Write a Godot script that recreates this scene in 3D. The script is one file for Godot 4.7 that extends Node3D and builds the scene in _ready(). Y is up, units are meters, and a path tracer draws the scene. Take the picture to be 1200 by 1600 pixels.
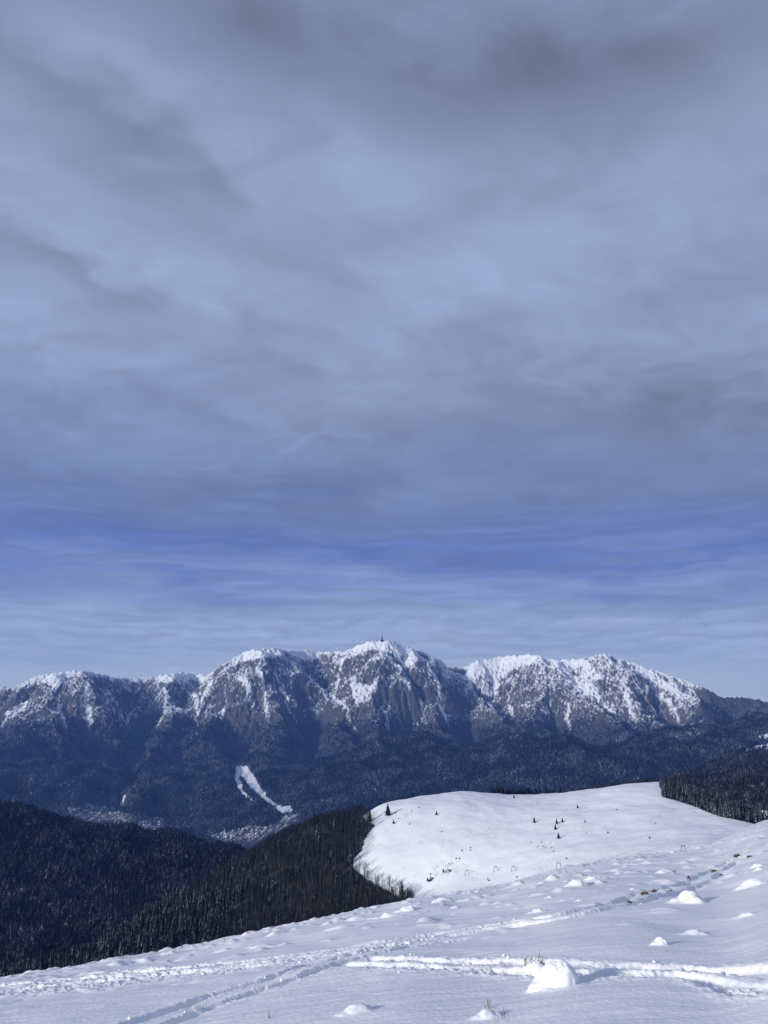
extends Node3D
# A winter view from a snowy ridge over a valley to a rocky mountain range.
# y is up, metres; the camera stands at the origin, 1.6 m above the snow, looking along -z.

const PITCH := 0.2706            # the camera looks up by this angle
const FOCAL := 1200.0            # in pixels of a 1200 x 1600 picture
const CAM_H := 1.6

var rng := RandomNumberGenerator.new()
var t0 := 0
var used := {}

# ---------------------------------------------------------------- helpers
func stage(s: String) -> void:
	print("%6.1f s  %s" % [(Time.get_ticks_msec() - t0) / 1000.0, s])

func numbered(called: String) -> String:
	if not used.has(called):
		used[called] = 0
		return called
	used[called] += 1
	return "%s_%03d" % [called, used[called]]

func tag(o: Node, label: String, category: String, group := "") -> void:
	o.set_meta("label", label)
	o.set_meta("category", category)
	if group != "":
		o.set_meta("group", group)

func struct(o: Node, label := "", category := "") -> void:
	o.set_meta("kind", "structure")
	if label != "":
		o.set_meta("label", label)
		o.set_meta("category", category)

func stuff(o: Node, label: String, category: String) -> void:
	o.set_meta("kind", "stuff")
	o.set_meta("label", label)
	o.set_meta("category", category)

func inst(called: String, m: Mesh, mat: Material, parent: Node) -> MeshInstance3D:
	var o := MeshInstance3D.new()
	o.name = numbered(called) if parent == self else called
	o.mesh = m
	if mat:
		o.material_override = mat
	parent.add_child(o, true)
	return o

func thing(called: String, at: Vector3, turn: float, label: String, category: String, group := "") -> Node3D:
	var o := Node3D.new()
	o.name = numbered(called)
	add_child(o)
	o.position = at
	o.rotation.y = turn
	tag(o, label, category, group)
	return o

# a pixel gives a direction: x = azimuth (right positive), y = tangent of its elevation
func ray(px: float, py: float) -> Vector2:
	var dx := (px - 600.0) / FOCAL
	var dy := (800.0 - py) / FOCAL
	var up := dy * cos(PITCH) + sin(PITCH)
	var fw := cos(PITCH) - dy * sin(PITCH)
	return Vector2(atan2(dx, fw), up / sqrt(dx * dx + fw * fw))

func to_pixel(v: Vector3) -> Vector2:
	var d := v.y * sin(PITCH) - v.z * cos(PITCH)
	return Vector2(600.0 + FOCAL * v.x / d, 800.0 - FOCAL * (v.y * cos(PITCH) + v.z * sin(PITCH)) / d)

func polar(az: float, r: float, y: float) -> Vector3:
	return Vector3(sin(az) * r, y, -cos(az) * r)

func noise(sd: int, freq: float, octaves := 4, kind := FastNoiseLite.TYPE_SIMPLEX_SMOOTH, ridged := false) -> FastNoiseLite:
	var n := FastNoiseLite.new()
	n.noise_type = kind
	n.seed = sd
	n.frequency = freq
	n.fractal_octaves = octaves
	n.fractal_type = FastNoiseLite.FRACTAL_RIDGED if ridged else (FastNoiseLite.FRACTAL_FBM if octaves > 1 else FastNoiseLite.FRACTAL_NONE)
	return n

func sstep(a: float, b: float, x: float) -> float:
	var t := clampf((x - a) / (b - a), 0.0, 1.0)
	return t * t * (3.0 - 2.0 * t)

func lerp_table(xs: PackedFloat32Array, ys: PackedFloat32Array, x: float) -> float:
	var n := xs.size()
	if x <= xs[0]:
		return ys[0]
	if x >= xs[n - 1]:
		return ys[n - 1]
	var k := xs.bsearch(x)
	k = clampi(k, 1, n - 1)
	var t := (x - xs[k - 1]) / (xs[k] - xs[k - 1])
	return ys[k - 1] + (ys[k] - ys[k - 1]) * t

# Surface through a few measured lines. Every line is a list of [px, py, distance];
# for each column of azimuth gives the distances and heights of the lines.
func line_columns(lines: Array, az0: float, az1: float, n: int, soften := 0) -> Array:
	var out := []
	for ln in lines:
		var a := PackedFloat32Array()
		var t := PackedFloat32Array()
		var d := PackedFloat32Array()
		for p in ln:
			var q := ray(p[0], p[1])
			a.append(q.x)
			t.append(q.y)
			d.append(p[2])
		var rr := PackedFloat32Array()
		var yy := PackedFloat32Array()
		for j in n:
			var az := az0 + (az1 - az0) * j / (n - 1.0)
			var r := lerp_table(a, d, az)
			rr.append(r)
			yy.append(lerp_table(a, t, az) * r)
		for again in (2 if soften > 0 else 0):
			var r2 := rr.duplicate()
			var y2 := yy.duplicate()
			for j in n:
				var sr := 0.0
				var sy := 0.0
				for k in range(-2, 3):
					var jj := clampi(j + k * soften / 2, 0, n - 1)
					sr += r2[jj]
					sy += y2[jj]
				rr[j] = sr / 5.0
				yy[j] = sy / 5.0
		out.append([rr, yy])
	return out

func profile(cols: Array, j: int, r: float) -> float:
	var n := cols.size()
	var r_first: float = cols[0][0][j]
	if r <= r_first:
		return cols[0][1][j]
	for k in range(1, n):
		var rb: float = cols[k][0][j]
		if r <= rb or k == n - 1:
			var ra: float = cols[k - 1][0][j]
			var ya: float = cols[k - 1][1][j]
			var yb: float = cols[k][1][j]
			var sl := (yb - ya) / maxf(rb - ra, 0.01)
			var sa := sl
			var sb := sl
			if k > 1:
				var sp: float = (ya - cols[k - 2][1][j]) / maxf(ra - cols[k - 2][0][j], 0.01)
				sa = 0.0 if sp * sl <= 0.0 else 2.0 * sp * sl / (sp + sl)
			if k < n - 1:
				var sn: float = (cols[k + 1][1][j] - yb) / maxf(cols[k + 1][0][j] - rb, 0.01)
				sb = 0.0 if sn * sl <= 0.0 else 2.0 * sn * sl / (sn + sl)
			var t := minf((r - ra) / maxf(rb - ra, 0.01), 1.0)
			var t2 := t * t
			var t3 := t2 * t
			var w := rb - ra
			return (2.0 * t3 - 3.0 * t2 + 1.0) * ya + (t3 - 2.0 * t2 + t) * w * sa + (3.0 * t2 - 2.0 * t3) * yb + (t3 - t2) * w * sb
	return 0.0

# a sheet of rows x cols points as one mesh
func sheet(pts: PackedVector3Array, rows: int, cols: int, colors := PackedColorArray()) -> ArrayMesh:
	var nor := PackedVector3Array()
	nor.resize(pts.size())
	for i in rows:
		var ia := maxi(i - 1, 0) * cols
		var ib := mini(i + 1, rows - 1) * cols
		var b := i * cols
		for j in cols:
			var u := pts[b + mini(j + 1, cols - 1)] - pts[b + maxi(j - 1, 0)]
			var v := pts[ib + j] - pts[ia + j]
			var n := u.cross(v)
			if n.y < 0.0:
				n = -n
			nor[b + j] = n.normalized()
	var idx := PackedInt32Array()
	idx.resize((rows - 1) * (cols - 1) * 6)
	var w := 0
	for i in rows - 1:
		for j in cols - 1:
			var a := i * cols + j
			idx[w] = a
			idx[w + 1] = a + cols
			idx[w + 2] = a + 1
			idx[w + 3] = a + 1
			idx[w + 4] = a + cols
			idx[w + 5] = a + cols + 1
			w += 6
	var arr := []
	arr.resize(Mesh.ARRAY_MAX)
	arr[Mesh.ARRAY_VERTEX] = pts
	arr[Mesh.ARRAY_NORMAL] = nor
	if colors.size() > 0:
		arr[Mesh.ARRAY_COLOR] = colors
	arr[Mesh.ARRAY_INDEX] = idx
	var m := ArrayMesh.new()
	m.add_surface_from_arrays(Mesh.PRIMITIVE_TRIANGLES, arr)
	return m

func painted(rough := 0.9, spec := 0.3) -> StandardMaterial3D:
	var m := StandardMaterial3D.new()
	m.vertex_color_use_as_albedo = true
	m.roughness = rough
	m.metallic_specular = spec
	return m

func plain(c: Color, rough := 0.8) -> StandardMaterial3D:   # c is linear
	var m := StandardMaterial3D.new()
	m.albedo_color = c.linear_to_srgb()
	m.roughness = rough
	m.metallic_specular = 0.3
	return m

func poly(a: Array) -> PackedVector2Array:
	var p := PackedVector2Array()
	for q in a:
		p.append(Vector2(q[0], q[1]))
	return p

# ---------------------------------------------------------------- camera, sky, sun
const SUN_BEHIND := 52.0   # degrees to the left of straight behind the camera
const SUN_HIGH := 13.5

func set_view() -> void:
	var cam := Camera3D.new()
	cam.name = "camera"
	cam.fov = rad_to_deg(2.0 * atan(800.0 / FOCAL))
	cam.near = 0.05
	cam.far = 60000.0
	add_child(cam)
	cam.rotation = Vector3(PITCH, 0, 0)
	cam.current = true

	var env := Environment.new()
	env.background_mode = Environment.BG_SKY
	var sky := Sky.new()
	var pm := PanoramaSkyMaterial.new()
	pm.panorama = ImageTexture.create_from_image(sky_image())
	sky.sky_material = pm
	env.sky = sky
	env.tonemap_mode = Environment.TONE_MAPPER_LINEAR
	env.tonemap_exposure = 1.0
	env.fog_enabled = true
	env.fog_density = 0.000042
	env.fog_light_color = Color(0.45, 0.64, 1.0)
	env.sdfgi_enabled = true
	env.ssao_enabled = true
	env.ssil_enabled = true
	var we := WorldEnvironment.new()
	we.name = "environment"
	we.environment = env
	add_child(we)

	var sun := DirectionalLight3D.new()
	sun.name = "sun"
	sun.light_energy = 1.2
	sun.light_color = Color(1.0, 0.985, 0.955)
	sun.light_angular_distance = 6.0
	sun.shadow_enabled = true
	add_child(sun)
	var a := deg_to_rad(SUN_BEHIND)
	var e := deg_to_rad(SUN_HIGH)
	var towards := Vector3(-sin(a) * cos(e), sin(e), cos(a) * cos(e))
	sun.look_at_from_position(towards * 10.0, Vector3.ZERO, Vector3.UP)

const SKY_W := 4096
const SKY_H := 2048
var sky_px := PackedFloat32Array()
var sn := []
var sky_el := PackedFloat32Array()
var sky_col: Array[Color] = []
# thicker (darker) and thinner (brighter) banks of cloud: where they were seen, half-widths in degrees, tilt, strength
const BANKS := [[420, 30, 10.0, 2.2, 0.0, -0.16], [800, 110, 14.0, 3.6, -0.05, -0.22], [1130, 60, 9.0, 3.4, 0.0, -0.12], [90, 190, 9.0, 1.8, -0.3, -0.17], [300, 270, 7.0, 1.4, -0.3, -0.09], [150, 440, 9.0, 1.1, -0.05, -0.13],
	[1060, 640, 14.0, 2.8, -0.1, -0.16], [820, 580, 7.0, 1.8, -0.3, -0.07], [535, 690, 3.0, 0.5, 0.0, -0.08], [250, 110, 10.0, 3.2, -0.15, 0.10], [600, 215, 6.0, 2.6, -0.4, 0.14], [200, 340, 12.0, 2.8, -0.1, 0.09],
	[950, 300, 12.0, 4.0, 0.1, 0.05], [50, 490, 6.0, 1.8, -0.1, 0.13], [480, 690, 1.3, 0.3, 0.4, 0.13], [315, 740, 0.8, 0.55, 0.0, 0.15], [390, 773, 1.1, 0.4, -0.2, 0.10], [620, 450, 14.0, 5.0, 0.0, 0.05], [200, 720, 10.0, 1.2, 0.05, 0.07]]
var banks := []

func sky_row(row: int) -> void:
	var el := maxf((0.5 - (row + 0.5) / SKY_H) * PI, 0.001)
	var deg := rad_to_deg(el)
	var na: FastNoiseLite = sn[0]
	var nb: FastNoiseLite = sn[1]
	var nc: FastNoiseLite = sn[2]
	var nd: FastNoiseLite = sn[3]
	var ne: FastNoiseLite = sn[4]
	var nf: FastNoiseLite = sn[5]
	# the cloud sheet overhead is a flat layer seen in perspective
	var k := 1.0 / (sin(el) + 0.12)
	var ce := cos(el)
	for col in SKY_W:
		var az := (col + 0.5) / SKY_W * TAU     # the panorama begins straight ahead, along -z
		if az > PI:
			az -= TAU
		if absf(az) > 1.3 and col % 4 != 0:      # the sky behind is held at a coarser grain
			var to := (row * SKY_W + col) * 3
			for n in 3:
				sky_px[to + n] = sky_px[to + n - 3]
			continue
		var x := sin(az) * ce * k + 37.7
		var z := -cos(az) * ce * k + 21.3
		var w1 := na.get_noise_2d(x, z * 1.4)
		var w2 := nb.get_noise_2d(x + 9.0, z * 1.7)
		var dw := deg + w1 * (0.8 + 0.10 * deg) + w2 * 0.6
		var q := 1
		while q < sky_el.size() - 1 and dw > sky_el[q]:
			q += 1
		var t := clampf((dw - sky_el[q - 1]) / (sky_el[q] - sky_el[q - 1]), 0.0, 1.0)
		var c := sky_col[q - 1].lerp(sky_col[q], t)
		var hi := sstep(12.0, 20.0, dw)
		var xr := x * 0.95 - z * 0.31
		var zr := x * 0.31 + z * 0.95
		var b1 := nc.get_noise_2d(xr * 0.8 + w2 * 0.2, zr * 1.1 + w1 * 0.2)
		var b2 := nd.get_noise_2d(xr * 1.5 + b1 * 0.3, zr * 1.7 + w1 * 0.2)
		var b3 := nf.get_noise_2d(xr * 1.3 + w2 * 0.2, zr * 1.8 + b1 * 0.3)
		var m := hi * (0.10 * b1 + 0.16 * b2 + 0.12 * b3)
		var azd := rad_to_deg(az) + w1 * 2.5 + b2 * 3.5 + b3 * 1.5
		var eld := deg + w2 * 1.6 * (0.3 + 0.7 * hi) + b2 * 2.2 + b3 * 1.0
		for bk: PackedFloat32Array in (banks if absf(az) < 1.2 else []):
			var dx := azd - bk[0]
			if absf(dx) > 40.0:
				continue
			var dy := eld - bk[1]
			var u := (dx * bk[4] + dy * bk[5]) / bk[2]
			var v := (dy * bk[4] - dx * bk[5]) / bk[3]
			var e := u * u + v * v
			if e < 6.0:
				m += bk[6] * exp(-e)
		c = c * (1.0 + m * 1.15)
		# thicker cloud is greyer
		var lum := (c.r + c.g + c.b) / 3.0
		c = c.lerp(Color(lum * 0.775, lum * 0.915, lum * 1.31), hi * clampf(0.15 - m, 0.0, 0.4))
		# gaps of blue between thin streaks near the horizon
		var st := ne.get_noise_3d(sin(az) * 1.9 + w1 * 0.25 + 17.3, deg * 0.55 + w2 * 0.5 + sin(az) * 0.3, cos(az) * 1.9)
		var st2 := ne.get_noise_3d(sin(az) * 6.0 + 40.0 + b2, deg * 1.9 + w1, cos(az) * 6.0)
		var gap := clampf(0.30 + 1.15 * st + 0.75 * st2, 0.0, 1.0) * sstep(7.0, 10.0, deg) * (1.0 - sstep(12.0, 15.5, dw))
		c = c.lerp(blue_gap, gap * 0.62)
		var thin := clampf(st2 * 0.8 - 0.2 * st, -0.3, 0.5) * sstep(2.0, 6.0, deg) * (1.0 - sstep(13.0, 18.0, dw))
		c = c * (1.0 + 0.34 * thin)
		var at := (row * SKY_W + col) * 3
		sky_px[at] = c.r
		sky_px[at + 1] = c.g
		sky_px[at + 2] = c.b

var blue_gap := Color(82 / 255.0, 110 / 255.0, 177 / 255.0).srgb_to_linear()

func sky_image() -> Image:
	sn = [noise(11, 0.9, 3), noise(23, 1.6, 3), noise(5, 1.0, 5), noise(77, 1.5, 7), noise(31, 1.0, 5), noise(58, 3.4, 8)]
	for b in BANKS:
		var q := ray(b[0], b[1])
		banks.append(PackedFloat32Array([rad_to_deg(q.x), rad_to_deg(atan(q.y)), b[2], b[3], cos(b[4]), sin(b[4]), b[5]]))
	var stops := [
		[0.0, 190, 204, 222], [3.0, 182, 197, 219], [5.5, 168, 184, 213], [8.0, 155, 172, 207], [9.5, 139, 157, 201], [11.5, 122, 143, 194],
		[13.5, 110, 131, 184], [16.5, 113, 129, 173], [20.0, 128, 144, 181], [25.0, 143, 158, 191], [33.0, 148, 163, 195], [40.0, 147, 162, 193], [47.0, 130, 143, 175], [60.0, 128, 141, 173], [90.0, 128, 141, 173]]
	for s in stops:
		sky_el.append(s[0])
		sky_col.append(Color(s[1] / 255.0, s[2] / 255.0, s[3] / 255.0).srgb_to_linear())
	sky_px.resize(SKY_W * SKY_H * 3)
	sky_px.fill(0.3)
	var task := WorkerThreadPool.add_group_task(sky_row, SKY_H / 2 + 2)
	WorkerThreadPool.wait_for_group_task_completion(task)
	return Image.create_from_data(SKY_W, SKY_H, false, Image.FORMAT_RGBF, sky_px.to_byte_array())

# ---------------------------------------------------------------- the mountain range
const M_AZ := 0.60
const M_COLS := 960
const M_ROWS := 420
const M_R0 := 4300.0
const M_R1 := 9900.0
var mh := PackedFloat32Array()       # heights, rows x cols
var m_snow := PackedFloat32Array()   # traced snow gullies
var m_daz := 0.0
var m_dr := 0.0

func m_row_of(c: int, tang: float, h: PackedFloat32Array, cols: int, rows: int, dr: float) -> int:
	# first row, walking away from the viewer, whose surface reaches this line of sight
	for i in rows:
		var r := M_R0 + i * dr
		if h[i * cols + c] / r >= tang:
			return i
	return -1

func m_stamp(h: PackedFloat32Array, mask: PackedFloat32Array, cols: int, rows: int, line: Array, amp: float, width: float, mask_amt: float) -> void:
	var daz := 2.0 * M_AZ / (cols - 1)
	var dr := (M_R1 - M_R0) / (rows - 1)
	var pts := []
	for p in line:
		var q := ray(p[0], p[1])
		var c := clampi(int(round((q.x + M_AZ) / daz)), 0, cols - 1)
		var i := m_row_of(c, q.y, h, cols, rows, dr)
		if i >= 0:
			pts.append(Vector2(q.x, M_R0 + i * dr))
	if pts.size() < 2:
		return
	# distance from every near cell to the line, in metres, bent by noise
	var done := {}
	var best := {}
	for k in pts.size() - 1:
		var a: Vector2 = pts[k]
		var b: Vector2 = pts[k + 1]
		var rm := (a.y + b.y) * 0.5
		var len := Vector2((b.x - a.x) * rm, b.y - a.y).length()
		var n := maxi(int(len / 15.0), 1)
		for s in n + 1:
			var f := float(s) / n
			var o := a.lerp(b, f)
			var along := (k + f) / (pts.size() - 1.0)
			var wob := wobble.get_noise_2d(o.x * rm, o.y) * 40.0
			o.x += wob / rm
			var wj := int(width * 2.6 / (o.y * daz)) + 1
			var wi := int(width * 2.6 / dr) + 1
			var cj := int(round((o.x + M_AZ) / daz))
			var ci := int(round((o.y - M_R0) / dr))
			for i in range(maxi(ci - wi, 0), mini(ci + wi + 1, rows)):
				var dy := M_R0 + i * dr - o.y
				for j in range(maxi(cj - wj, 0), mini(cj + wj + 1, cols)):
					var dx := (-M_AZ + j * daz - o.x) * o.y
					var d := dx * dx + dy * dy
					var id := i * cols + j
					if not best.has(id) or d < best[id].x:
						best[id] = Vector2(d, along)
	for id in best:
		var v: Vector2 = best[id]
		var g := exp(-sqrt(v.x) / width)
		var taper := sstep(0.0, 0.12, v.y) * 0.5 + 0.5
		h[id] += amp * g * taper
		if mask_amt > 0.0:
			mask[id] = maxf(mask[id], mask_amt * exp(-v.x / 240.0) * (1.0 - 0.35 * v.y))

var wobble := FastNoiseLite.new()

func ridge(h: PackedFloat32Array, cols: int, rows: int, line: Array, fall: float) -> void:
	var daz := 2.0 * M_AZ / (cols - 1)
	var dr := (M_R1 - M_R0) / (rows - 1)
	for k in line.size() - 1:
		var a: Vector3 = line[k]
		var b: Vector3 = line[k + 1]
		var n := maxi(int(Vector2((b.x - a.x) * a.y, b.y - a.y).length() / 18.0), 1)
		for s in n:
			var o := a.lerp(b, float(s) / n)
			var side := wobble.get_noise_2d(o.x * 7000.0 + 900.0, o.y) * 70.0
			o.x += side / o.y
			o.z += wobble.get_noise_2d(o.x * 16000.0, o.y * 2.0 + 300.0) * 26.0
			var wj := int(430.0 / (o.y * daz))
			var wi := int(430.0 / dr)
			var cj := int(round((o.x + M_AZ) / daz))
			var ci := int(round((o.y - M_R0) / dr))
			for i in range(maxi(ci - wi, 0), mini(ci + wi + 1, rows)):
				var dy := M_R0 + i * dr - o.y
				for j in range(maxi(cj - wj, 0), mini(cj + wj + 1, cols)):
					var dx := (-M_AZ + j * daz - o.x) * o.y
					var y := o.z - fall * sqrt(dx * dx + dy * dy)
					var id := i * cols + j
					if y > h[id]:
						h[id] = y

func erode(h: PackedFloat32Array, cols: int, rows: int, steps: int, kk: float, talus: float) -> PackedFloat32Array:
	var n := cols * rows
	var daz := 2.0 * M_AZ / (cols - 1)
	var dr := (M_R1 - M_R0) / (rows - 1)
	var rec := PackedInt32Array()
	rec.resize(n)
	var dist := PackedFloat32Array()
	dist.resize(n)
	var area := PackedFloat32Array()
	area.resize(n)
	var nd := PackedInt32Array()
	var order := PackedInt32Array()
	order.resize(n)
	for it in steps:
		nd.resize(n)
		nd.fill(0)
		for i in rows:
			var dx := (M_R0 + i * dr) * daz
			var dg := sqrt(dx * dx + dr * dr)
			var edge_i := i == 0 or i == rows - 1
			for j in cols:
				var id := i * cols + j
				area[id] = dx * dr
				rec[id] = id
				if edge_i or j == 0 or j == cols - 1:
					continue
				var hc := h[id]
				var bs := 0.0
				var bj := id
				var bd := 1.0
				var s := (hc - h[id - 1]) / dx
				if s > bs:
					bs = s; bj = id - 1; bd = dx
				s = (hc - h[id + 1]) / dx
				if s > bs:
					bs = s; bj = id + 1; bd = dx
				s = (hc - h[id - cols]) / dr
				if s > bs:
					bs = s; bj = id - cols; bd = dr
				s = (hc - h[id + cols]) / dr
				if s > bs:
					bs = s; bj = id + cols; bd = dr
				s = (hc - h[id - cols - 1]) / dg
				if s > bs:
					bs = s; bj = id - cols - 1; bd = dg
				s = (hc - h[id - cols + 1]) / dg
				if s > bs:
					bs = s; bj = id - cols + 1; bd = dg
				s = (hc - h[id + cols - 1]) / dg
				if s > bs:
					bs = s; bj = id + cols - 1; bd = dg
				s = (hc - h[id + cols + 1]) / dg
				if s > bs:
					bs = s; bj = id + cols + 1; bd = dg
				rec[id] = bj
				dist[id] = bd
				if bj != id:
					nd[bj] += 1
		# from the tops down: a cell is ready when all cells draining to it are done
		var w := 0
		for id in n:
			if nd[id] == 0:
				order[w] = id
				w += 1
		var rd := 0
		while rd < w:
			var id := order[rd]
			rd += 1
			var t := rec[id]
			if t != id:
				area[t] += area[id]
				nd[t] -= 1
				if nd[t] == 0:
					order[w] = t
					w += 1
		for q in range(w - 1, -1, -1):
			var id := order[q]
			var t := rec[id]
			if t == id:
				continue
			var f := kk * pow(area[id], 0.42) / dist[id]
			var nh := (h[id] + f * h[t]) / (1.0 + f)
			var lim := h[t] + talus * dist[id]
			if nh > lim:
				nh = nh * 0.5 + lim * 0.5
			h[id] = nh
	m_area = area
	return h

var m_area := PackedFloat32Array()

const SKYLINE := [[-220, 1085], [-120, 1066], [-60, 1078], [0, 1072], [20, 1075], [45, 1062], [60, 1055], [100, 1050], [130, 1047], [175, 1058], [220, 1060], [245, 1056],
	[275, 1051], [300, 1052], [325, 1055], [345, 1040], [370, 1026], [380, 1019], [400, 1014], [432, 1013], [450, 1017], [475, 1016], [500, 1019],
	[540, 1018], [560, 1008], [580, 1002], [610, 1001], [640, 1012], [660, 1018], [685, 1030], [700, 1041], [725, 1042], [745, 1033], [780, 1026],
	[835, 1022], [850, 1028], [870, 1031], [900, 1030], [920, 1026], [945, 1021], [965, 1028], [990, 1035], [1010, 1043], [1060, 1059], [1100, 1075],
	[1130, 1090], [1160, 1091], [1200, 1097], [1260, 1104], [1340, 1098], [1440, 1110]]

const GULLIES := [
	[[94, 1095], [108, 1137], [112, 1169], [94, 1197]], [[133, 1070], [135, 1099], [140, 1120], [164, 1148]], [[12, 1090], [8, 1130], [4, 1165]],
	[[258, 1072], [271, 1099]], [[294, 1084], [308, 1113], [311, 1133]], [[332, 1070], [325, 1099], [313, 1122]], [[200, 1075], [215, 1105], [214, 1150]],
	[[262, 1090], [252, 1113], [241, 1137], [212, 1165], [213, 1180], [215, 1205], [196, 1232], [182, 1262]],
	[[377, 1070], [394, 1097]], [[432, 1060], [447, 1095], [457, 1113], [485, 1138]], [[405, 1050], [415, 1085], [420, 1125]],
	[[455, 1028], [464, 1039], [492, 1067], [517, 1095], [541, 1116], [555, 1137], [559, 1158]], [[541, 1022], [527, 1050], [524, 1088]],
	[[545, 1060], [552, 1098]], [[590, 1074], [566, 1101]], [[594, 1010], [615, 1036], [636, 1064], [650, 1087]], [[632, 1076], [650, 1115]],
	[[652, 1085], [667, 1132]], [[672, 1070], [688, 1109], [709, 1146]], [[601, 1105], [615, 1146]], [[676, 1085], [693, 1123], [710, 1150]],
	[[719, 1048], [740, 1070], [758, 1088], [773, 1100], [810, 1130], [825, 1165]], [[885, 1100], [892, 1142]], [[800, 1060], [790, 1090], [800, 1110]],
	[[905, 1040], [920, 1065], [950, 1095], [985, 1130]], [[972, 1070], [982, 1095], [994, 1125]], [[1030, 1070], [1050, 1095], [1075, 1125]],
	[[60, 1065], [45, 1090], [25, 1120]], [[85, 1060], [82, 1078]], [[170, 1062], [185, 1085], [200, 1120]], [[350, 1110], [360, 1150]]]

const SPURS := [
	[[128, 1052], [150, 1095], [170, 1135], [188, 1172]], [[100, 1056], [72, 1087], [50, 1125], [20, 1185]], [[72, 1087], [85, 1125], [98, 1168]],
	[[262, 1056], [285, 1092], [262, 1140], [230, 1195]], [[374, 1026], [348, 1058], [332, 1100], [318, 1150]], [[405, 1020], [412, 1060], [432, 1110], [440, 1155]],
	[[440, 1018], [480, 1055], [515, 1105], [535, 1145], [552, 1175]], [[592, 1016], [580, 1040], [577, 1080], [585, 1135]],
	[[650, 1018], [690, 1040], [722, 1068], [757, 1102], [805, 1150]], [[640, 1020], [655, 1060], [668, 1100], [690, 1148]], [[846, 1028], [852, 1060], [838, 1100], [822, 1140]], [[866, 1034], [900, 1075], [940, 1110], [985, 1152]],
	[[947, 1024], [962, 1060], [992, 1100], [1042, 1142]], [[1055, 1062], [1090, 1100], [1125, 1140]]]
# the deep cuts between the buttresses
const VALLEYS := [[[205, 1068], [212, 1105], [214, 1150], [214, 1205]], [[462, 1030], [495, 1066], [520, 1096], [545, 1122], [560, 1165]], [[716, 1046], [742, 1070], [776, 1100], [812, 1132], [828, 1170]],
	[[318, 1066], [312, 1100], [300, 1150]], [[905, 1040], [925, 1068], [955, 1098], [995, 1135], [1010, 1165]], [[108, 1120], [112, 1165]], [[620, 1060], [625, 1110], [635, 1160]], [[545, 1030], [540, 1070], [548, 1110]], [[385, 1060], [380, 1110], [378, 1155]], [[1010, 1060], [1040, 1095], [1080, 1135]], [[800, 1050], [795, 1085], [808, 1120]]]

# the broad snowfields of the upper slopes
var snowfields := [poly([[378, 1018], [432, 1010], [442, 1020], [420, 1026], [380, 1034], [362, 1042]]), poly([[550, 1012], [580, 1000], [612, 1000], [655, 1016], [650, 1036], [630, 1042], [612, 1020], [580, 1014], [548, 1026]]),
	poly([[722, 1042], [780, 1024], [842, 1020], [838, 1036], [800, 1046], [780, 1062], [778, 1088], [756, 1086], [735, 1062]]), poly([[862, 1036], [884, 1044], [912, 1068], [942, 1096], [930, 1098], [895, 1070]]),
	poly([[978, 1028], [1000, 1034], [1030, 1060], [1070, 1085], [1060, 1090], [1020, 1066]]), poly([[52, 1058], [100, 1050], [128, 1050], [100, 1062], [88, 1076], [70, 1066], [40, 1076]]), poly([[232, 1058], [280, 1050], [330, 1054], [318, 1066], [300, 1062], [262, 1068]]),
	poly([[448, 1016], [478, 1014], [502, 1020], [490, 1034], [466, 1030]]), poly([[548, 1066], [592, 1072], [578, 1092], [556, 1102]]), poly([[870, 1030], [915, 1030], [930, 1046], [952, 1060], [930, 1062], [900, 1050]])]

# forest clearings, as seen in the picture
var piste := poly([[370, 1197], [384, 1196], [395, 1209], [405, 1227], [419, 1247], [433, 1257], [441, 1260], [457, 1258], [456, 1269], [437, 1269], [424, 1258],
	[401, 1239], [388, 1226], [378, 1213], [375, 1209], [373, 1217], [380, 1226], [377, 1233], [387, 1243], [398, 1252], [394, 1252], [380, 1241], [372, 1231], [367, 1213]])
var towns := [poly([[100, 1256], [112, 1263], [138, 1257], [165, 1260], [205, 1273], [212, 1292], [120, 1292]]), poly([[214, 1284], [242, 1276], [254, 1281], [252, 1300], [214, 1297]]),
	poly([[320, 1306], [350, 1299], [398, 1291], [416, 1294], [428, 1288], [440, 1275], [468, 1270], [462, 1282], [425, 1304], [400, 1314], [355, 1314]])]
var cuts := [poly([[197, 1243], [192, 1258], [182, 1273], [179, 1272], [188, 1257], [194, 1243]]), poly([[1164, 1172], [1180, 1166], [1215, 1161], [1215, 1167], [1185, 1171], [1168, 1174]]),
	poly([[1184, 1152], [1195, 1147], [1215, 1147], [1215, 1153]])]

func cleared(p: Vector2) -> bool:
	if p.x > 360 and p.x < 460 and p.y > 1190 and p.y < 1272:
		return Geometry2D.is_point_in_polygon(p, piste)
	for t in towns:
		if Geometry2D.is_point_in_polygon(p, t):
			return true
	for t in cuts:
		if Geometry2D.is_point_in_polygon(p, t):
			return true
	return false

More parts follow.
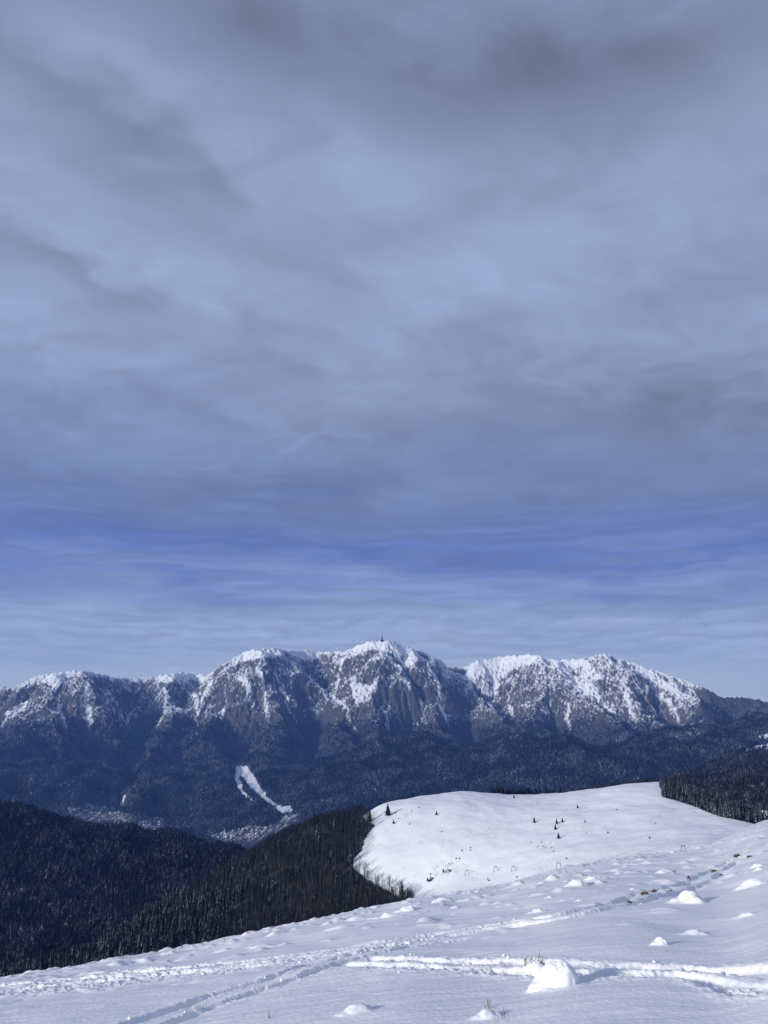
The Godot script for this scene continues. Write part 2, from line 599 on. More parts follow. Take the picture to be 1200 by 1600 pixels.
func build_range() -> void:
	wobble = noise(3, 1.0 / 260.0, 3)
	var crest := []
	for s in SKYLINE:
		var x: float = s[0]
		var r := 8700.0
		r += 600.0 * exp(-pow((x - 715) / 26.0, 2)) + 420.0 * exp(-pow((x - 790) / 40.0, 2)) + 350.0 * exp(-pow((x - 490) / 35.0, 2)) + 500.0 * exp(-pow((x - 305) / 18.0, 2))
		r -= 250.0 * exp(-pow((x - 600) / 45.0, 2)) + 200.0 * exp(-pow((x - 410) / 40.0, 2)) + 350.0 * exp(-pow((x - 120) / 60.0, 2)) + 150.0 * exp(-pow((x - 945) / 50.0, 2))
		r += sstep(950, 1200, x) * -500.0
		crest.append([x, float(s[1]), r])
	var behind := []
	var upper := []
	for c in crest:
		var q := ray(c[0], c[1])
		behind.append([c[0], c[1] + 70.0, c[2] + 700.0])
		upper.append([c[0], c[1] * 0.55 + 1160.0 * 0.45, c[2] - 620.0])
	var lines := [
		[[-300, 1330, 4400], [330, 1330, 4400], [600, 1330, 4400], [900, 1330, 4400], [1500, 1330, 4400]],
		[[-300, 1292, 5050], [100, 1288, 5000], [250, 1292, 5050], [400, 1285, 5150], [600, 1270, 5200], [900, 1262, 5200], [1500, 1250, 5200]],
		[[-300, 1215, 6150], [100, 1222, 6050], [300, 1225, 6050], [500, 1222, 6050], [700, 1210, 6100], [900, 1200, 6100], [1500, 1170, 6200]],
		[[-300, 1160, 7000], [100, 1165, 6900], [215, 1195, 6850], [300, 1160, 6950], [550, 1165, 6950], [650, 1160, 6950], [800, 1160, 7000], [1000, 1150, 7000], [1200, 1140, 7000], [1500, 1135, 7000]],
		upper, crest, behind]
	# a coarse pass at half the resolution, then a fine one
	var cols := M_COLS / 2
	var rows := M_ROWS / 2
	var daz := 2.0 * M_AZ / (cols - 1)
	var dr := (M_R1 - M_R0) / (rows - 1)
	var lc := line_columns(lines, -M_AZ, M_AZ, cols)
	var h := PackedFloat32Array()
	h.resize(cols * rows)
	for j in cols:
		for i in rows:
			h[i * cols + j] = profile(lc, j, M_R0 + i * dr)
	var mask := PackedFloat32Array()
	mask.resize(cols * rows)
	# the wall is a net of ridges: the crest and its spurs, with faces falling away on both sides
	var ridges := []
	for s in SPURS:
		var line := []
		for p in s:
			var q := ray(p[0], p[1])
			var c := clampi(int(round((q.x + M_AZ) / daz)), 0, cols - 1)
			var i := m_row_of(c, q.y, h, cols, rows, dr)
			if i >= 0:
				line.append(Vector3(q.x, M_R0 + i * dr, h[i * cols + c]))
		ridges.append([line, 0.88])
	var crown := []
	for c in crest:
		var q := ray(c[0], c[1])
		crown.append(Vector3(q.x, c[2], q.y * c[2]))
	ridges.append([crown, 1.25])
	for g in GULLIES:
		m_stamp(h, mask, cols, rows, g, -50.0, 60.0, 1.0)
	for g in VALLEYS:
		m_stamp(h, mask, cols, rows, g, -240.0, 180.0, 0.0)
	for j in cols:
		for i in rows:
			var r := M_R0 + i * dr
			h[i * cols + j] -= 250.0 * sstep(6500.0, 7400.0, r)
	for rg in ridges:
		ridge(h, cols, rows, rg[0], rg[1])
	# rounded foothills in front of the wall: ridge lines with their own distance
	var hills := [[[[690, 1177, 5750], [720, 1186, 5650], [790, 1226, 5300]], 0.34], [[[600, 1168, 6300], [655, 1157, 6200], [700, 1172, 6000]], 0.3],
		[[[760, 1180, 6000], [810, 1160, 5950], [860, 1156, 5900], [910, 1166, 5800], [960, 1194, 5600], [1000, 1212, 5400]], 0.36],
		[[[1040, 1170, 6000], [1100, 1150, 6100], [1160, 1135, 6300], [1250, 1120, 6600]], 0.3], [[[480, 1265, 5300], [540, 1225, 5700], [600, 1195, 6000]], 0.25]]
	var hill_mark := PackedFloat32Array()
	hill_mark.resize(cols * rows)
	for hl in hills:
		var pts := []
		for p in hl[0]:
			var q := ray(p[0], p[1])
			pts.append(polar(q.x, p[2], q.y * p[2]))
		for i in range(0, int(rows * 0.55)):
			var r := M_R0 + i * dr
			for j in range(cols / 4 if pts[0].x > -400 else 0, cols):
				var az := -M_AZ + j * daz
				var x := sin(az) * r
				var z := -cos(az) * r
				var top := -1e6
				for k in pts.size() - 1:
					var a: Vector3 = pts[k]
					var b: Vector3 = pts[k + 1]
					var ab := Vector2(b.x - a.x, b.z - a.z)
					var t := clampf(Vector2(x - a.x, z - a.z).dot(ab) / ab.length_squared(), 0.0, 1.0)
					var d := Vector2(x - a.x - ab.x * t, z - a.z - ab.y * t).length()
					top = maxf(top, lerpf(a.y, b.y, t) - float(hl[1]) * (sqrt(d * d + 90000.0) - 300.0))
				var id := i * cols + j
				var e := clampf((top - h[id]) / 60.0, -1.0, 1.0)
				if e > 0.0:
					hill_mark[id] = 1.0
				if e > -1.0:
					h[id] = maxf(h[id], top) + 15.0 * (1.0 - absf(e)) * (1.0 - absf(e))
	var nz := noise(9, 1.0 / 420.0, 5)
	var folds := noise(10, 1.0 / 1100.0, 3, FastNoiseLite.TYPE_SIMPLEX_SMOOTH, true)
	for i in rows:
		var r := M_R0 + i * dr
		for j in cols:
			var az := -M_AZ + j * daz
			var up := sstep(4900.0, 5600.0, r)
			var hi := sstep(6600.0, 7400.0, r)
			h[i * cols + j] += nz.get_noise_2d(sin(az) * r, cos(az) * r) * (4.0 + 26.0 * up + 40.0 * hi) + 85.0 * up * (1.0 - hi) * folds.get_noise_2d(sin(az) * r, cos(az) * r * 0.55)
	stage("range laid out")
	h = erode(h, cols, rows, 14, 0.030, 1.8)
	stage("range eroded, coarse")
	# to full resolution
	m_daz = 2.0 * M_AZ / (M_COLS - 1)
	m_dr = (M_R1 - M_R0) / (M_ROWS - 1)
	mh.resize(M_COLS * M_ROWS)
	m_hill.resize(M_COLS * M_ROWS)
	m_snow.resize(M_COLS * M_ROWS)
	var nf := noise(19, 1.0 / 90.0, 4, FastNoiseLite.TYPE_SIMPLEX_SMOOTH, true)
	for i in M_ROWS:
		var fi := i * (rows - 1.0) / (M_ROWS - 1.0)
		var i0 := mini(int(fi), rows - 2)
		var ti := fi - i0
		var r := M_R0 + i * m_dr
		for j in M_COLS:
			var fj := j * (cols - 1.0) / (M_COLS - 1.0)
			var j0 := mini(int(fj), cols - 2)
			var tj := fj - j0
			var id := i0 * cols + j0
			var y := lerpf(lerpf(h[id], h[id + 1], tj), lerpf(h[id + cols], h[id + cols + 1], tj), ti)
			m_hill[i * M_COLS + j] = hill_mark[id]
			m_snow[i * M_COLS + j] = lerpf(lerpf(mask[id], mask[id + 1], tj), lerpf(mask[id + cols], mask[id + cols + 1], tj), ti)
			var az := -M_AZ + j * m_daz
			var hi := sstep(6500.0, 7300.0, r) * sstep(9300.0, 8900.0, r)
			y += nf.get_noise_3d(sin(az) * r, y * 1.6, cos(az) * r) * 22.0 * hi
			mh[i * M_COLS + j] = y
	mh = erode(mh, M_COLS, M_ROWS, 5, 0.02, 2.3)
	stage("range eroded, fine")
	# bring the skyline to its measured height
	var sa := PackedFloat32Array()
	var st := PackedFloat32Array()
	for s in SKYLINE:
		var q := ray(s[0], s[1])
		sa.append(q.x)
		st.append(q.y)
	var fix := PackedFloat32Array()
	fix.resize(M_COLS)
	for j in M_COLS:
		var top := -1.0
		for i in M_ROWS:
			top = maxf(top, mh[i * M_COLS + j] / (M_R0 + i * m_dr))
		fix[j] = lerp_table(sa, st, -M_AZ + j * m_daz) - top
	for j in M_COLS:
		var f := 0.0
		for k in range(-3, 4):
			f += fix[clampi(j + k, 0, M_COLS - 1)] / 7.0
		for i in M_ROWS:
			var r := M_R0 + i * m_dr
			mh[i * M_COLS + j] += f * r * sstep(7300.0, 8500.0, r)
	# crags and ledges of the bare rock
	var k1 := noise(51, 1.0 / 150.0, 4, FastNoiseLite.TYPE_SIMPLEX_SMOOTH, true)
	var k2 := noise(52, 1.0 / 30.0, 3)
	for i in M_ROWS:
		var r := M_R0 + i * m_dr
		for j in M_COLS:
			var id := i * M_COLS + j
			var az := -M_AZ + j * m_daz
			var y := mh[id]
			var rk := sstep(-60.0, 160.0, y) * sstep(9400.0, 8900.0, r) * (0.25 + 0.75 * sstep(0.0, 0.016, lerp_table(sa, st, az) - y / r))
			var x := sin(az) * r
			var z := cos(az) * r
			y += rk * (10.0 * k1.get_noise_3d(x, y * 0.5, z * 0.5) + 17.0 * k2.get_noise_3d(x * 1.35, y * 0.42, z * 0.35))
			var bed := 46.0 + 10.0 * k2.get_noise_2d(x * 0.1, z * 0.1)
			var tilt := y + 0.10 * x
			y += rk * 7.0 * sin(tilt / bed * TAU) * sstep(250.0, 500.0, y)
			mh[id] = y
	# points and what lies on them
	var pts := PackedVector3Array()
	pts.resize(M_COLS * M_ROWS)
	for i in M_ROWS:
		var r := M_R0 + i * m_dr
		for j in M_COLS:
			pts[i * M_COLS + j] = polar(-M_AZ + j * m_daz, r, mh[i * M_COLS + j])
	var colr := PackedColorArray()
	colr.resize(M_COLS * M_ROWS)
	var n1 := noise(41, 1.0 / 38.0, 3)
	var n2 := noise(42, 1.0 / 320.0, 3)
	var n3 := noise(43, 1.0 / 24.0, 2)
	var n4 := noise(44, 1.0 / 16.0, 3)
	var sky_x := PackedFloat32Array()
	var sky_y := PackedFloat32Array()
	for q in SKYLINE:
		sky_x.append(q[0])
		sky_y.append(q[1])
	m_wood.resize(M_COLS * M_ROWS)
	for i in M_ROWS:
		for j in M_COLS:
			var id := i * M_COLS + j
			var p := pts[id]
			var gx := (mh[i * M_COLS + mini(j + 2, M_COLS - 1)] - mh[i * M_COLS + maxi(j - 2, 0)]) / (4.0 * (M_R0 + i * m_dr) * m_daz)
			var gz := (mh[mini(i + 2, M_ROWS - 1) * M_COLS + j] - mh[maxi(i - 2, 0) * M_COLS + j]) / (4.0 * m_dr)
			var slope := sqrt(gx * gx + gz * gz)
			var a := n1.get_noise_2d(p.x, p.z * 0.6 + p.y)
			var b := n2.get_noise_2d(p.x, p.z)
			var c := n3.get_noise_3d(p.x * 0.5, p.y * 2.2, p.z * 0.5)
			# snow lies on what is flat, high under the crest, on ledges and in the gullies
			var flow := clampf((log(m_area[id]) - 7.2) / 5.0, 0.0, 1.0)
			var pix := to_pixel(p)
			var drop := pix.y - lerp_table(sky_x, sky_y, pix.x)
			var reach := 16.0 + 15.0 * sstep(690.0, 760.0, pix.x) + 10.0 * exp(-pow((pix.x - 520.0) / 90.0, 2.0))
			var streak := n4.get_noise_3d(p.x, p.y * 0.22, p.z * 0.35)
			var s := 0.22 + 0.58 * exp(-maxf(drop, 0.0) / reach) * sstep(1110.0, 1080.0, pix.x) - (slope - 0.95) * 0.62 + flow * 0.60 * sstep(-150.0, 250.0, p.y) + a * 0.10 + b * 0.25 + c * 0.26 + streak * 0.5 + m_snow[id] * 1.0 * sstep(-160.0, 60.0, p.y)
			s -= 0.16 * sstep(60.0, 110.0, drop) + 0.45 * sstep(1075.0, 1110.0, pix.x)
			var pw := pix + Vector2(a * 5.0, c * 4.0)
			for f in snowfields:
				if Geometry2D.is_point_in_polygon(pw, f):
					s += 0.55
			var snow := sstep(0.38, 0.64, s) * sstep(-120.0, 60.0, p.y + 120.0 * b + 80.0 * m_snow[id])
			var dust := 0.65 * sstep(0.02, 0.45, s)
			# pale grey limestone in slightly uneven beds, thinly powdered with snow
			var rock := Color(0.083, 0.081, 0.079) * (1.0 + 0.25 * c)
			rock = rock.lerp(Color(0.46, 0.47, 0.50), dust * clampf(0.45 + 1.2 * streak + 0.5 * c, 0.0, 1.0))
			var col := rock.lerp(Color(0.80, 0.82, 0.85), snow)
			# wood below the rocks
			var line := 60.0 + 140.0 * b + 60.0 * a + 900.0 * sstep(1080.0, 1125.0, pix.x + 30.0 * b) - 120.0 * maxf(slope - 1.0, 0.0)
			var wood := sstep(line + 40.0, line - 60.0, p.y) * (1.0 - snow * 0.9)
			if pix.y > 1140.0 and cleared(pix + Vector2(a, c) * 2.5):
				wood = 0.0
				col = Color(0.72, 0.74, 0.77)
				if pix.y > 1258 and pix.x < 432.0 or pix.y > 1270:
					col = Color(0.30, 0.31, 0.33).lerp(Color(0.07, 0.07, 0.08), sstep(-0.35, 0.15, a))
			m_wood[id] = wood
			colr[id] = col.lerp(Color(0.055, 0.060, 0.064).lerp(Color(0.14, 0.145, 0.155), clampf(a + 0.1, 0.0, 1.0)), wood)
	var o := inst("mountain_range", sheet(pts, M_ROWS, M_COLS, colr), painted(0.95, 0.15), self)
	struct(o, "rocky snow-streaked mountain range rising beyond the forested valley", "mountains")
	stage("range done")

var m_wood := PackedFloat32Array()
var m_hill := PackedFloat32Array()

func m_height(az: float, r: float) -> float:
	var fj := clampf((az + M_AZ) / m_daz, 0.0, M_COLS - 1.001)
	var fi := clampf((r - M_R0) / m_dr, 0.0, M_ROWS - 1.001)
	var j := int(fj)
	var i := int(fi)
	var id := i * M_COLS + j
	return lerpf(lerpf(mh[id], mh[id + 1], fj - j), lerpf(mh[id + M_COLS], mh[id + M_COLS + 1], fj - j), fi - i)

# ---------------------------------------------------------------- trees
func conifer_mesh(tiers: int, sides: int, sd: int, frost: float, slim: float, with_trunk := true) -> ArrayMesh:
	# a spruce one metre tall: drooping skirts of ragged boughs; the frost sits on bough tips in patches
	var g := RandomNumberGenerator.new()
	g.seed = sd
	var st := SurfaceTool.new()
	st.begin(Mesh.PRIMITIVE_TRIANGLES)
	var dark := Color(0.013, 0.019, 0.020)
	var white := Color(0.40, 0.44, 0.50)
	if with_trunk:
		for k in 4:
			var a0 := k * TAU / 4
			var a1 := (k + 1) * TAU / 4
			st.set_color(Color(0.05, 0.04, 0.035))
			st.add_vertex(Vector3(cos(a0) * 0.014, 0, sin(a0) * 0.014))
			st.add_vertex(Vector3(0, 0.5, 0))
			st.add_vertex(Vector3(cos(a1) * 0.014, 0, sin(a1) * 0.014))
	for t in tiers:
		var f := float(t) / tiers
		var y0 := 0.08 + 0.90 * f * (1.0 - 0.08 * f)
		var rad := slim * (1.0 - f) * (0.9 + 0.2 * g.randf()) + 0.012
		var top := minf(y0 + 1.9 / tiers, 1.0)
		var ph := g.randf() * TAU
		var ring := []
		var tint := []
		for k in sides * 2:
			var a := ph + k * TAU / (sides * 2) + (g.randf() - 0.5) * 0.25
			var rr := rad * (0.75 + 0.5 * g.randf()) * (1.0 if k % 2 == 0 else 0.45)
			var dr := (-0.035 if k % 2 == 0 else 0.02) + (g.randf() - 0.5) * 0.03
			ring.append(Vector3(cos(a) * rr, y0 + dr, sin(a) * rr))
			var w := clampf((g.randf() - 1.0 + frost) * 2.0, 0.0, 1.0)
			tint.append(dark.lerp(white, w * 0.8))
		for k in sides * 2:
			var q := (k + 1) % (sides * 2)
			st.set_color(dark)
			st.add_vertex(Vector3((g.randf() - 0.5) * 0.01, top, (g.randf() - 0.5) * 0.01))
			st.set_color(tint[q])
			st.add_vertex(ring[q])
			st.set_color(tint[k])
			st.add_vertex(ring[k])
	st.generate_normals()
	return st.commit()

func limb(st: SurfaceTool, a: Vector3, b: Vector3, ra: float, rb: float, sides := 3) -> void:
	var d := (b - a).normalized()
	var u := d.cross(Vector3(0.31, 0.2, 0.93)).normalized()
	var v := d.cross(u)
	for k in sides:
		var c0 := u * cos(k * TAU / sides) + v * sin(k * TAU / sides)
		var c1 := u * cos((k + 1) * TAU / sides) + v * sin((k + 1) * TAU / sides)
		st.add_vertex(a + c0 * ra)
		st.add_vertex(b + c0 * rb)
		st.add_vertex(a + c1 * ra)
		st.add_vertex(a + c1 * ra)
		st.add_vertex(b + c0 * rb)
		st.add_vertex(b + c1 * rb)

func beech_meshes(sd: int, boughs := 12, twigs := 6) -> Array:
	# a bare beech one metre tall: [trunk, crown of boughs and twigs]
	var g := RandomNumberGenerator.new()
	g.seed = sd
	var st := SurfaceTool.new()
	st.begin(Mesh.PRIMITIVE_TRIANGLES)
	var lean := Vector3(g.randf() - 0.5, 0, g.randf() - 0.5) * 0.06
	var mid := Vector3(lean.x, 0.45, lean.z)
	var tip := Vector3(-lean.x, 0.94, lean.z * 2.0)
	limb(st, Vector3(0, -0.03, 0), mid, 0.021, 0.014, 5)
	limb(st, mid, tip, 0.014, 0.003, 4)
	st.generate_normals()
	var trunk := st.commit()
	st = SurfaceTool.new()
	st.begin(Mesh.PRIMITIVE_TRIANGLES)
	for k in boughs:
		var f := 0.32 + 0.60 * k / boughs
		var a := k * 2.4 + g.randf()
		var o := mid.lerp(tip, (f - 0.45) / 0.49) if f > 0.45 else Vector3(0, 0, 0).lerp(mid, f / 0.45)
		var len := 0.30 * (1.15 - f) + 0.05
		var d := Vector3(cos(a), 1.1 + 0.8 * g.randf(), sin(a)).normalized()
		var e := o + d * len
		limb(st, o, e, 0.0065, 0.0025, 3)
		for q in twigs:
			var s := o.lerp(e, 0.35 + 0.65 * q / (twigs - 1.0))
			var dd := (d + Vector3(g.randf() - 0.5, g.randf() * 0.6 - 0.1, g.randf() - 0.5) * 1.7).normalized()
			limb(st, s, s + dd * (0.07 + 0.06 * g.randf()), 0.0035, 0.0015, 3)
	st.generate_normals()
	return [trunk, st.commit()]

func wood(called: String, label: String) -> Node3D:
	var o := Node3D.new()
	o.name = numbered(called)
	add_child(o)
	stuff(o, label, "forest")
	return o

func crowd(called: String, m: Mesh, mat: Material, xf: Array, colors: PackedColorArray, parent: Node = self) -> MultiMeshInstance3D:
	var mm := MultiMesh.new()
	mm.transform_format = MultiMesh.TRANSFORM_3D
	mm.use_colors = colors.size() > 0
	mm.mesh = m
	mm.instance_count = xf.size()
	for k in xf.size():
		mm.set_instance_transform(k, xf[k])
		if colors.size() > 0:
			mm.set_instance_color(k, colors[k])
	var o := MultiMeshInstance3D.new()
	o.name = numbered(called) if parent == self else called
	o.multimesh = mm
	o.material_override = mat
	parent.add_child(o, true)
	return o

func tree_xf(at: Vector3, h: float, wide := 1.0) -> Transform3D:
	var b := Basis(Vector3.UP, rng.randf() * TAU) * Basis(Vector3((rng.randf() - 0.5) * 0.06, 1, 0).normalized(), 0.0)
	return Transform3D(b.scaled(Vector3(h * wide, h, h * wide)), at)

func build_range_forest() -> void:
	rng.seed = 501
	var m := conifer_mesh(3, 4, 8, 0.34, 0.22, false)
	var nz := noise(61, 1.0 / 260.0, 3)
	var nf := noise(62, 1.0 / 60.0, 2)
	var xf := []
	var cl := PackedColorArray()
	var tries := 0
	while xf.size() < 170000 and tries < 520000:
		tries += 1
		var az := (rng.randf() * 2.0 - 1.0) * 0.52
		var r := sqrt(lerpf(4650.0 * 4650.0, 8300.0 * 8300.0, rng.randf()))
		var i := clampi(int((r - M_R0) / m_dr + 0.5), 0, M_ROWS - 1)
		var j := clampi(int((az + M_AZ) / m_daz + 0.5), 0, M_COLS - 1)
		var w := m_wood[i * M_COLS + j]
		if rng.randf() > w * 1.05 - 0.03:
			continue
		var p := polar(az, r, m_height(az, r) - 1.0)
		var b := nz.get_noise_2d(p.x, p.z)
		var c := nf.get_noise_2d(p.x, p.z)
		var h := 17.0 + 7.0 * rng.randf() - 6.0 * sstep(-150.0, 150.0, p.y)
		var tp := to_pixel(p + Vector3(0, h * 0.8, 0))
		if tp.y > 1190.0 and cleared(tp):
			continue
		xf.append(tree_xf(p, h, 1.25))
		var f := clampf(0.9 + 1.7 * b + 0.7 * c + 0.5 * (rng.randf() - 0.5) + 0.35 * sstep(-250.0, -450.0, p.y) - 0.45 * m_hill[i * M_COLS + j], 0.35, 1.7)
		cl.append(Color(f, f, f * 1.02))
	var o := crowd("mountain_forest", m, painted(0.95, 0.1), xf, cl)
	stuff(o, "dark blue frosted forest covering the lower flanks of the mountain range", "forest")
	stage("mountain forest %d" % xf.size())

# ---------------------------------------------------------------- hills between
# one forested hill through measured lines; returns what is needed to stand things on it
func hill(called: String, label: String, lines: Array, az0: float, az1: float, cols: int, rows: int, rough: float, paint: Callable, soften := 6) -> Dictionary:
	var lc := line_columns(lines, az0, az1, cols, soften)
	var r0 := 1e9
	var r1 := 0.0
	for j in cols:
		r0 = minf(r0, lc[0][0][j])
		r1 = maxf(r1, lc[lc.size() - 1][0][j])
	var nz := noise(called.length() * 7 + 3, 1.0 / 140.0, 4)
	var n2 := noise(called.length() * 5 + 1, 1.0 / 22.0, 3)
	var pts := PackedVector3Array()
	pts.resize(rows * cols)
	var hh := PackedFloat32Array()
	hh.resize(rows * cols)
	for i in rows:
		var r := r0 + (r1 - r0) * i / (rows - 1.0)
		for j in cols:
			var az := az0 + (az1 - az0) * j / (cols - 1.0)
			var y := profile(lc, j, r)
			var p := polar(az, r, y)
			y += rough * (nz.get_noise_2d(p.x, p.z) * 1.0 + 0.12 * n2.get_noise_2d(p.x, p.z))
			hh[i * cols + j] = y
			p.y = y
			pts[i * cols + j] = p
	var colr := PackedColorArray()
	colr.resize(rows * cols)
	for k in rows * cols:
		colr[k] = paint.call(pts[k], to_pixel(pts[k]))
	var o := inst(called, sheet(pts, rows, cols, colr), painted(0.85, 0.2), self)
	struct(o, label, "hill")
	return {"az0": az0, "az1": az1, "cols": cols, "rows": rows, "r0": r0, "r1": r1, "h": hh}

func on_hill(d: Dictionary, az: float, r: float) -> float:
	var cols: int = d.cols
	var rows: int = d.rows
	var fj := clampf((az - d.az0) / (d.az1 - d.az0) * (cols - 1), 0.0, cols - 1.001)
	var fi := clampf((r - d.r0) / (d.r1 - d.r0) * (rows - 1), 0.0, rows - 1.001)
	var j := int(fj)
	var i := int(fi)
	var h: PackedFloat32Array = d.h
	var id := i * cols + j
	return lerpf(lerpf(h[id], h[id + 1], fj - j), lerpf(h[id + cols], h[id + cols + 1], fj - j), fi - i)

# where a line of sight first meets the hill
func hit(d: Dictionary, px: float, py: float) -> Vector3:
	var q := ray(px, py)
	var r: float = d.r0
	while r < d.r1:
		var y := on_hill(d, q.x, r)
		if y >= q.y * r:
			return polar(q.x, r, y)
		r += 1.0
	return Vector3.ZERO

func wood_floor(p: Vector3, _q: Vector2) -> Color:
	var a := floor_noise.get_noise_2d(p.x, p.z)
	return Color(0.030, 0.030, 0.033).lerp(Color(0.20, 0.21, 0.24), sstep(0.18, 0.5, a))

var floor_noise := noise(71, 1.0 / 14.0, 3)
var near_hill := {}
var con_mat: StandardMaterial3D
var snow_mat: StandardMaterial3D

func grow(called: String, label: String, d: Dictionary, az0: float, az1: float, ra: float, rb: float, count: int, hmin: float, hmax: float, meshes: Array, sd: int) -> void:
	rng.seed = sd
	var nz := noise(sd, 1.0 / 120.0, 3)
	var lists := []
	for k in meshes.size():
		lists.append([[], PackedColorArray()])
	for n in count:
		var az := lerpf(az0, az1, rng.randf())
		var r := sqrt(lerpf(ra * ra, rb * rb, rng.randf()))
		var p := polar(az, r, on_hill(d, az, r) - 0.3)
		if to_pixel(p).y < 1100 or cleared(to_pixel(p)):
			continue
		var b := nz.get_noise_2d(p.x, p.z)
		var k := rng.randi() % meshes.size()
		lists[k][0].append(tree_xf(p, lerpf(hmin, hmax, rng.randf()) * (1.0 + 0.25 * b), 1.55))
		var f := clampf(0.9 + 0.9 * b + 0.9 * (rng.randf() - 0.5), 0.3, 2.0)
		lists[k][1].append(Color(f, f, f))
	var w := wood(called, label)
	for k in meshes.size():
		crowd("spruces", meshes[k], con_mat, lists[k][0], lists[k][1], w)

func build_hills() -> void:
	con_mat = painted(0.95, 0.1)
	var spruces := [conifer_mesh(6, 6, 101, 0.28, 0.18), conifer_mesh(7, 5, 102, 0.20, 0.16), conifer_mesh(5, 6, 103, 0.34, 0.20)]
	# the forested hill across the valley on the left
	var d := hill("forested_hill", "dark spruce-covered hill dropping into the side valley", [
		[[-400, 1640, 1150], [0, 1575, 1250], [200, 1520, 1250], [400, 1440, 1250], [700, 1400, 1250]],
		[[-400, 1420, 1750], [0, 1410, 1700], [200, 1400, 1650], [400, 1400, 1500], [700, 1390, 1400]],
		[[-400, 1240, 2250], [0, 1266, 2150], [50, 1273, 2130], [100, 1283, 2100], [150, 1291, 2080], [200, 1298, 2050], [250, 1306, 2000], [300, 1316, 1950], [350, 1330, 1900], [400, 1345, 1850], [700, 1400, 1700]],
		[[-400, 1340, 2700], [0, 1340, 2600], [400, 1420, 2300], [700, 1450, 2100]]], -0.62, 0.02, 240, 150, 22.0, wood_floor)
	grow("spruce_forest", "dark blue-green frosted spruce forest covering the hill across the side valley", d, -0.60, 0.0, 1260.0, 2350.0, 28000, 11.0, 17.0, spruces, 611)
	# dark ridges behind the meadow on the right
	d = hill("wooded_ridge", "dark wooded ridge just behind the snowy meadow", [
		[[600, 1330, 1300], [900, 1330, 1300], [1300, 1330, 1300]],
		[[600, 1290, 1750], [860, 1250, 1800], [900, 1239, 1800], [960, 1228, 1800], [1030, 1219, 1800], [1150, 1216, 1800], [1300, 1212, 1800]],
		[[600, 1320, 2200], [900, 1290, 2200], [1300, 1270, 2200]]], 0.02, 0.60, 160, 60, 8.0, wood_floor)
	grow("ridge_forest", "thin dark wood along the ridge just behind the snowy meadow", d, 0.05, 0.55, 1500.0, 1900.0, 6000, 6.0, 10.0, spruces, 612)
	d = hill("wooded_hill", "dark wooded hill with pale frosted trees beyond the spruce grove", [
		[[700, 1330, 2000], [1000, 1320, 2000], [1300, 1310, 2000], [1500, 1310, 2000]],
		[[700, 1300, 2500], [960, 1240, 2550], [1040, 1219, 2550], [1080, 1213, 2600], [1130, 1204, 2600], [1200, 1193, 2600], [1300, 1180, 2600], [1500, 1170, 2600]],
		[[700, 1330, 3000], [1000, 1290, 3000], [1300, 1250, 3000], [1500, 1240, 3000]]], 0.1, 0.66, 160, 70, 14.0, wood_floor)
	grow("hill_forest", "dark wood with pale frosted trees on the hill beyond the spruce grove", d, 0.14, 0.62, 2050.0, 2750.0, 14000, 11.0, 16.0, spruces, 613)
	d = hill("far_hill", "blue wooded hill with a snowy clearing in front of the mountain foot", [
		[[900, 1290, 3200], [1100, 1270, 3200], [1500, 1250, 3200]],
		[[900, 1250, 3700], [1060, 1216, 3800], [1113, 1187, 3900], [1157, 1174, 3950], [1200, 1167, 4000], [1300, 1155, 4000], [1500, 1150, 4000]],
		[[900, 1290, 4300], [1100, 1260, 4400], [1500, 1220, 4500]]], 0.2, 0.66, 160, 70, 16.0, clearing_floor)
	grow("far_hill_forest", "blue-dark wood round the snowy clearing on the hill before the mountain foot", d, 0.22, 0.62, 3250.0, 4150.0, 16000, 12.0, 17.0, spruces, 614)
	stage("hills")

func clearing_floor(p: Vector3, q: Vector2) -> Color:
	if cleared(q):
		return Color(0.8, 0.82, 0.85)
	return wood_floor(p, q)

# ---------------------------------------------------------------- the snowy meadow hill and its woods
var wood_edge := poly([[-900, 1900], [-900, 1100], [540, 1250], [560, 1272], [586, 1290], [570, 1312], [566, 1328], [554, 1342], [552, 1356], [575, 1374], [600, 1388], [646, 1416], [660, 1500], [300, 1900]])
var grove_edge := poly([[1031, 1226], [1035, 1245], [1060, 1252], [1090, 1262], [1110, 1271], [1130, 1277], [1165, 1284], [1215, 1297], [1260, 1290], [1260, 1230], [1100, 1200], [1040, 1200]])
var speck_a := noise(81, 1.0 / 3.0, 2)
var speck_b := noise(82, 1.0 / 45.0, 3)
var speck_c := noise(83, 1.0 / 5.0, 2)

func meadow_paint(p: Vector3, q: Vector2) -> Color:
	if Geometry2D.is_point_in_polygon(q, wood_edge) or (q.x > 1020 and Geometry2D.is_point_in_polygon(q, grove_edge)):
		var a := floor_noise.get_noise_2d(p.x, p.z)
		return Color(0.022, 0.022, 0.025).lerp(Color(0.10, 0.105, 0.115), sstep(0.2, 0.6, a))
	var c := Color(0.88, 0.888, 0.90)
	# dry grass showing through in places
	var g := speck_a.get_noise_2d(p.x * 1.3, p.z * 0.5) + 0.9 * speck_b.get_noise_2d(p.x, p.z)
	var terr := speck_c.get_noise_2d(p.x * 0.25 + p.z * 0.1, p.y * 3.2 + p.z * 0.3)
	g += 0.35 * maxf(terr, 0.0)
	return c.lerp(Color(0.30, 0.26, 0.20), 0.28 * sstep(0.62, 0.95, g))

func tree_thing(called: String, label: String, category: String, group: String, at: Vector3, h: float, wide: float, parts: Array) -> Node3D:
	var o := thing(called, at, rng.randf() * TAU, label, category, group)
	o.scale = Vector3(h * wide, h, h * wide)
	for p in parts:
		inst(p[0], p[1], p[2], o)
	return o

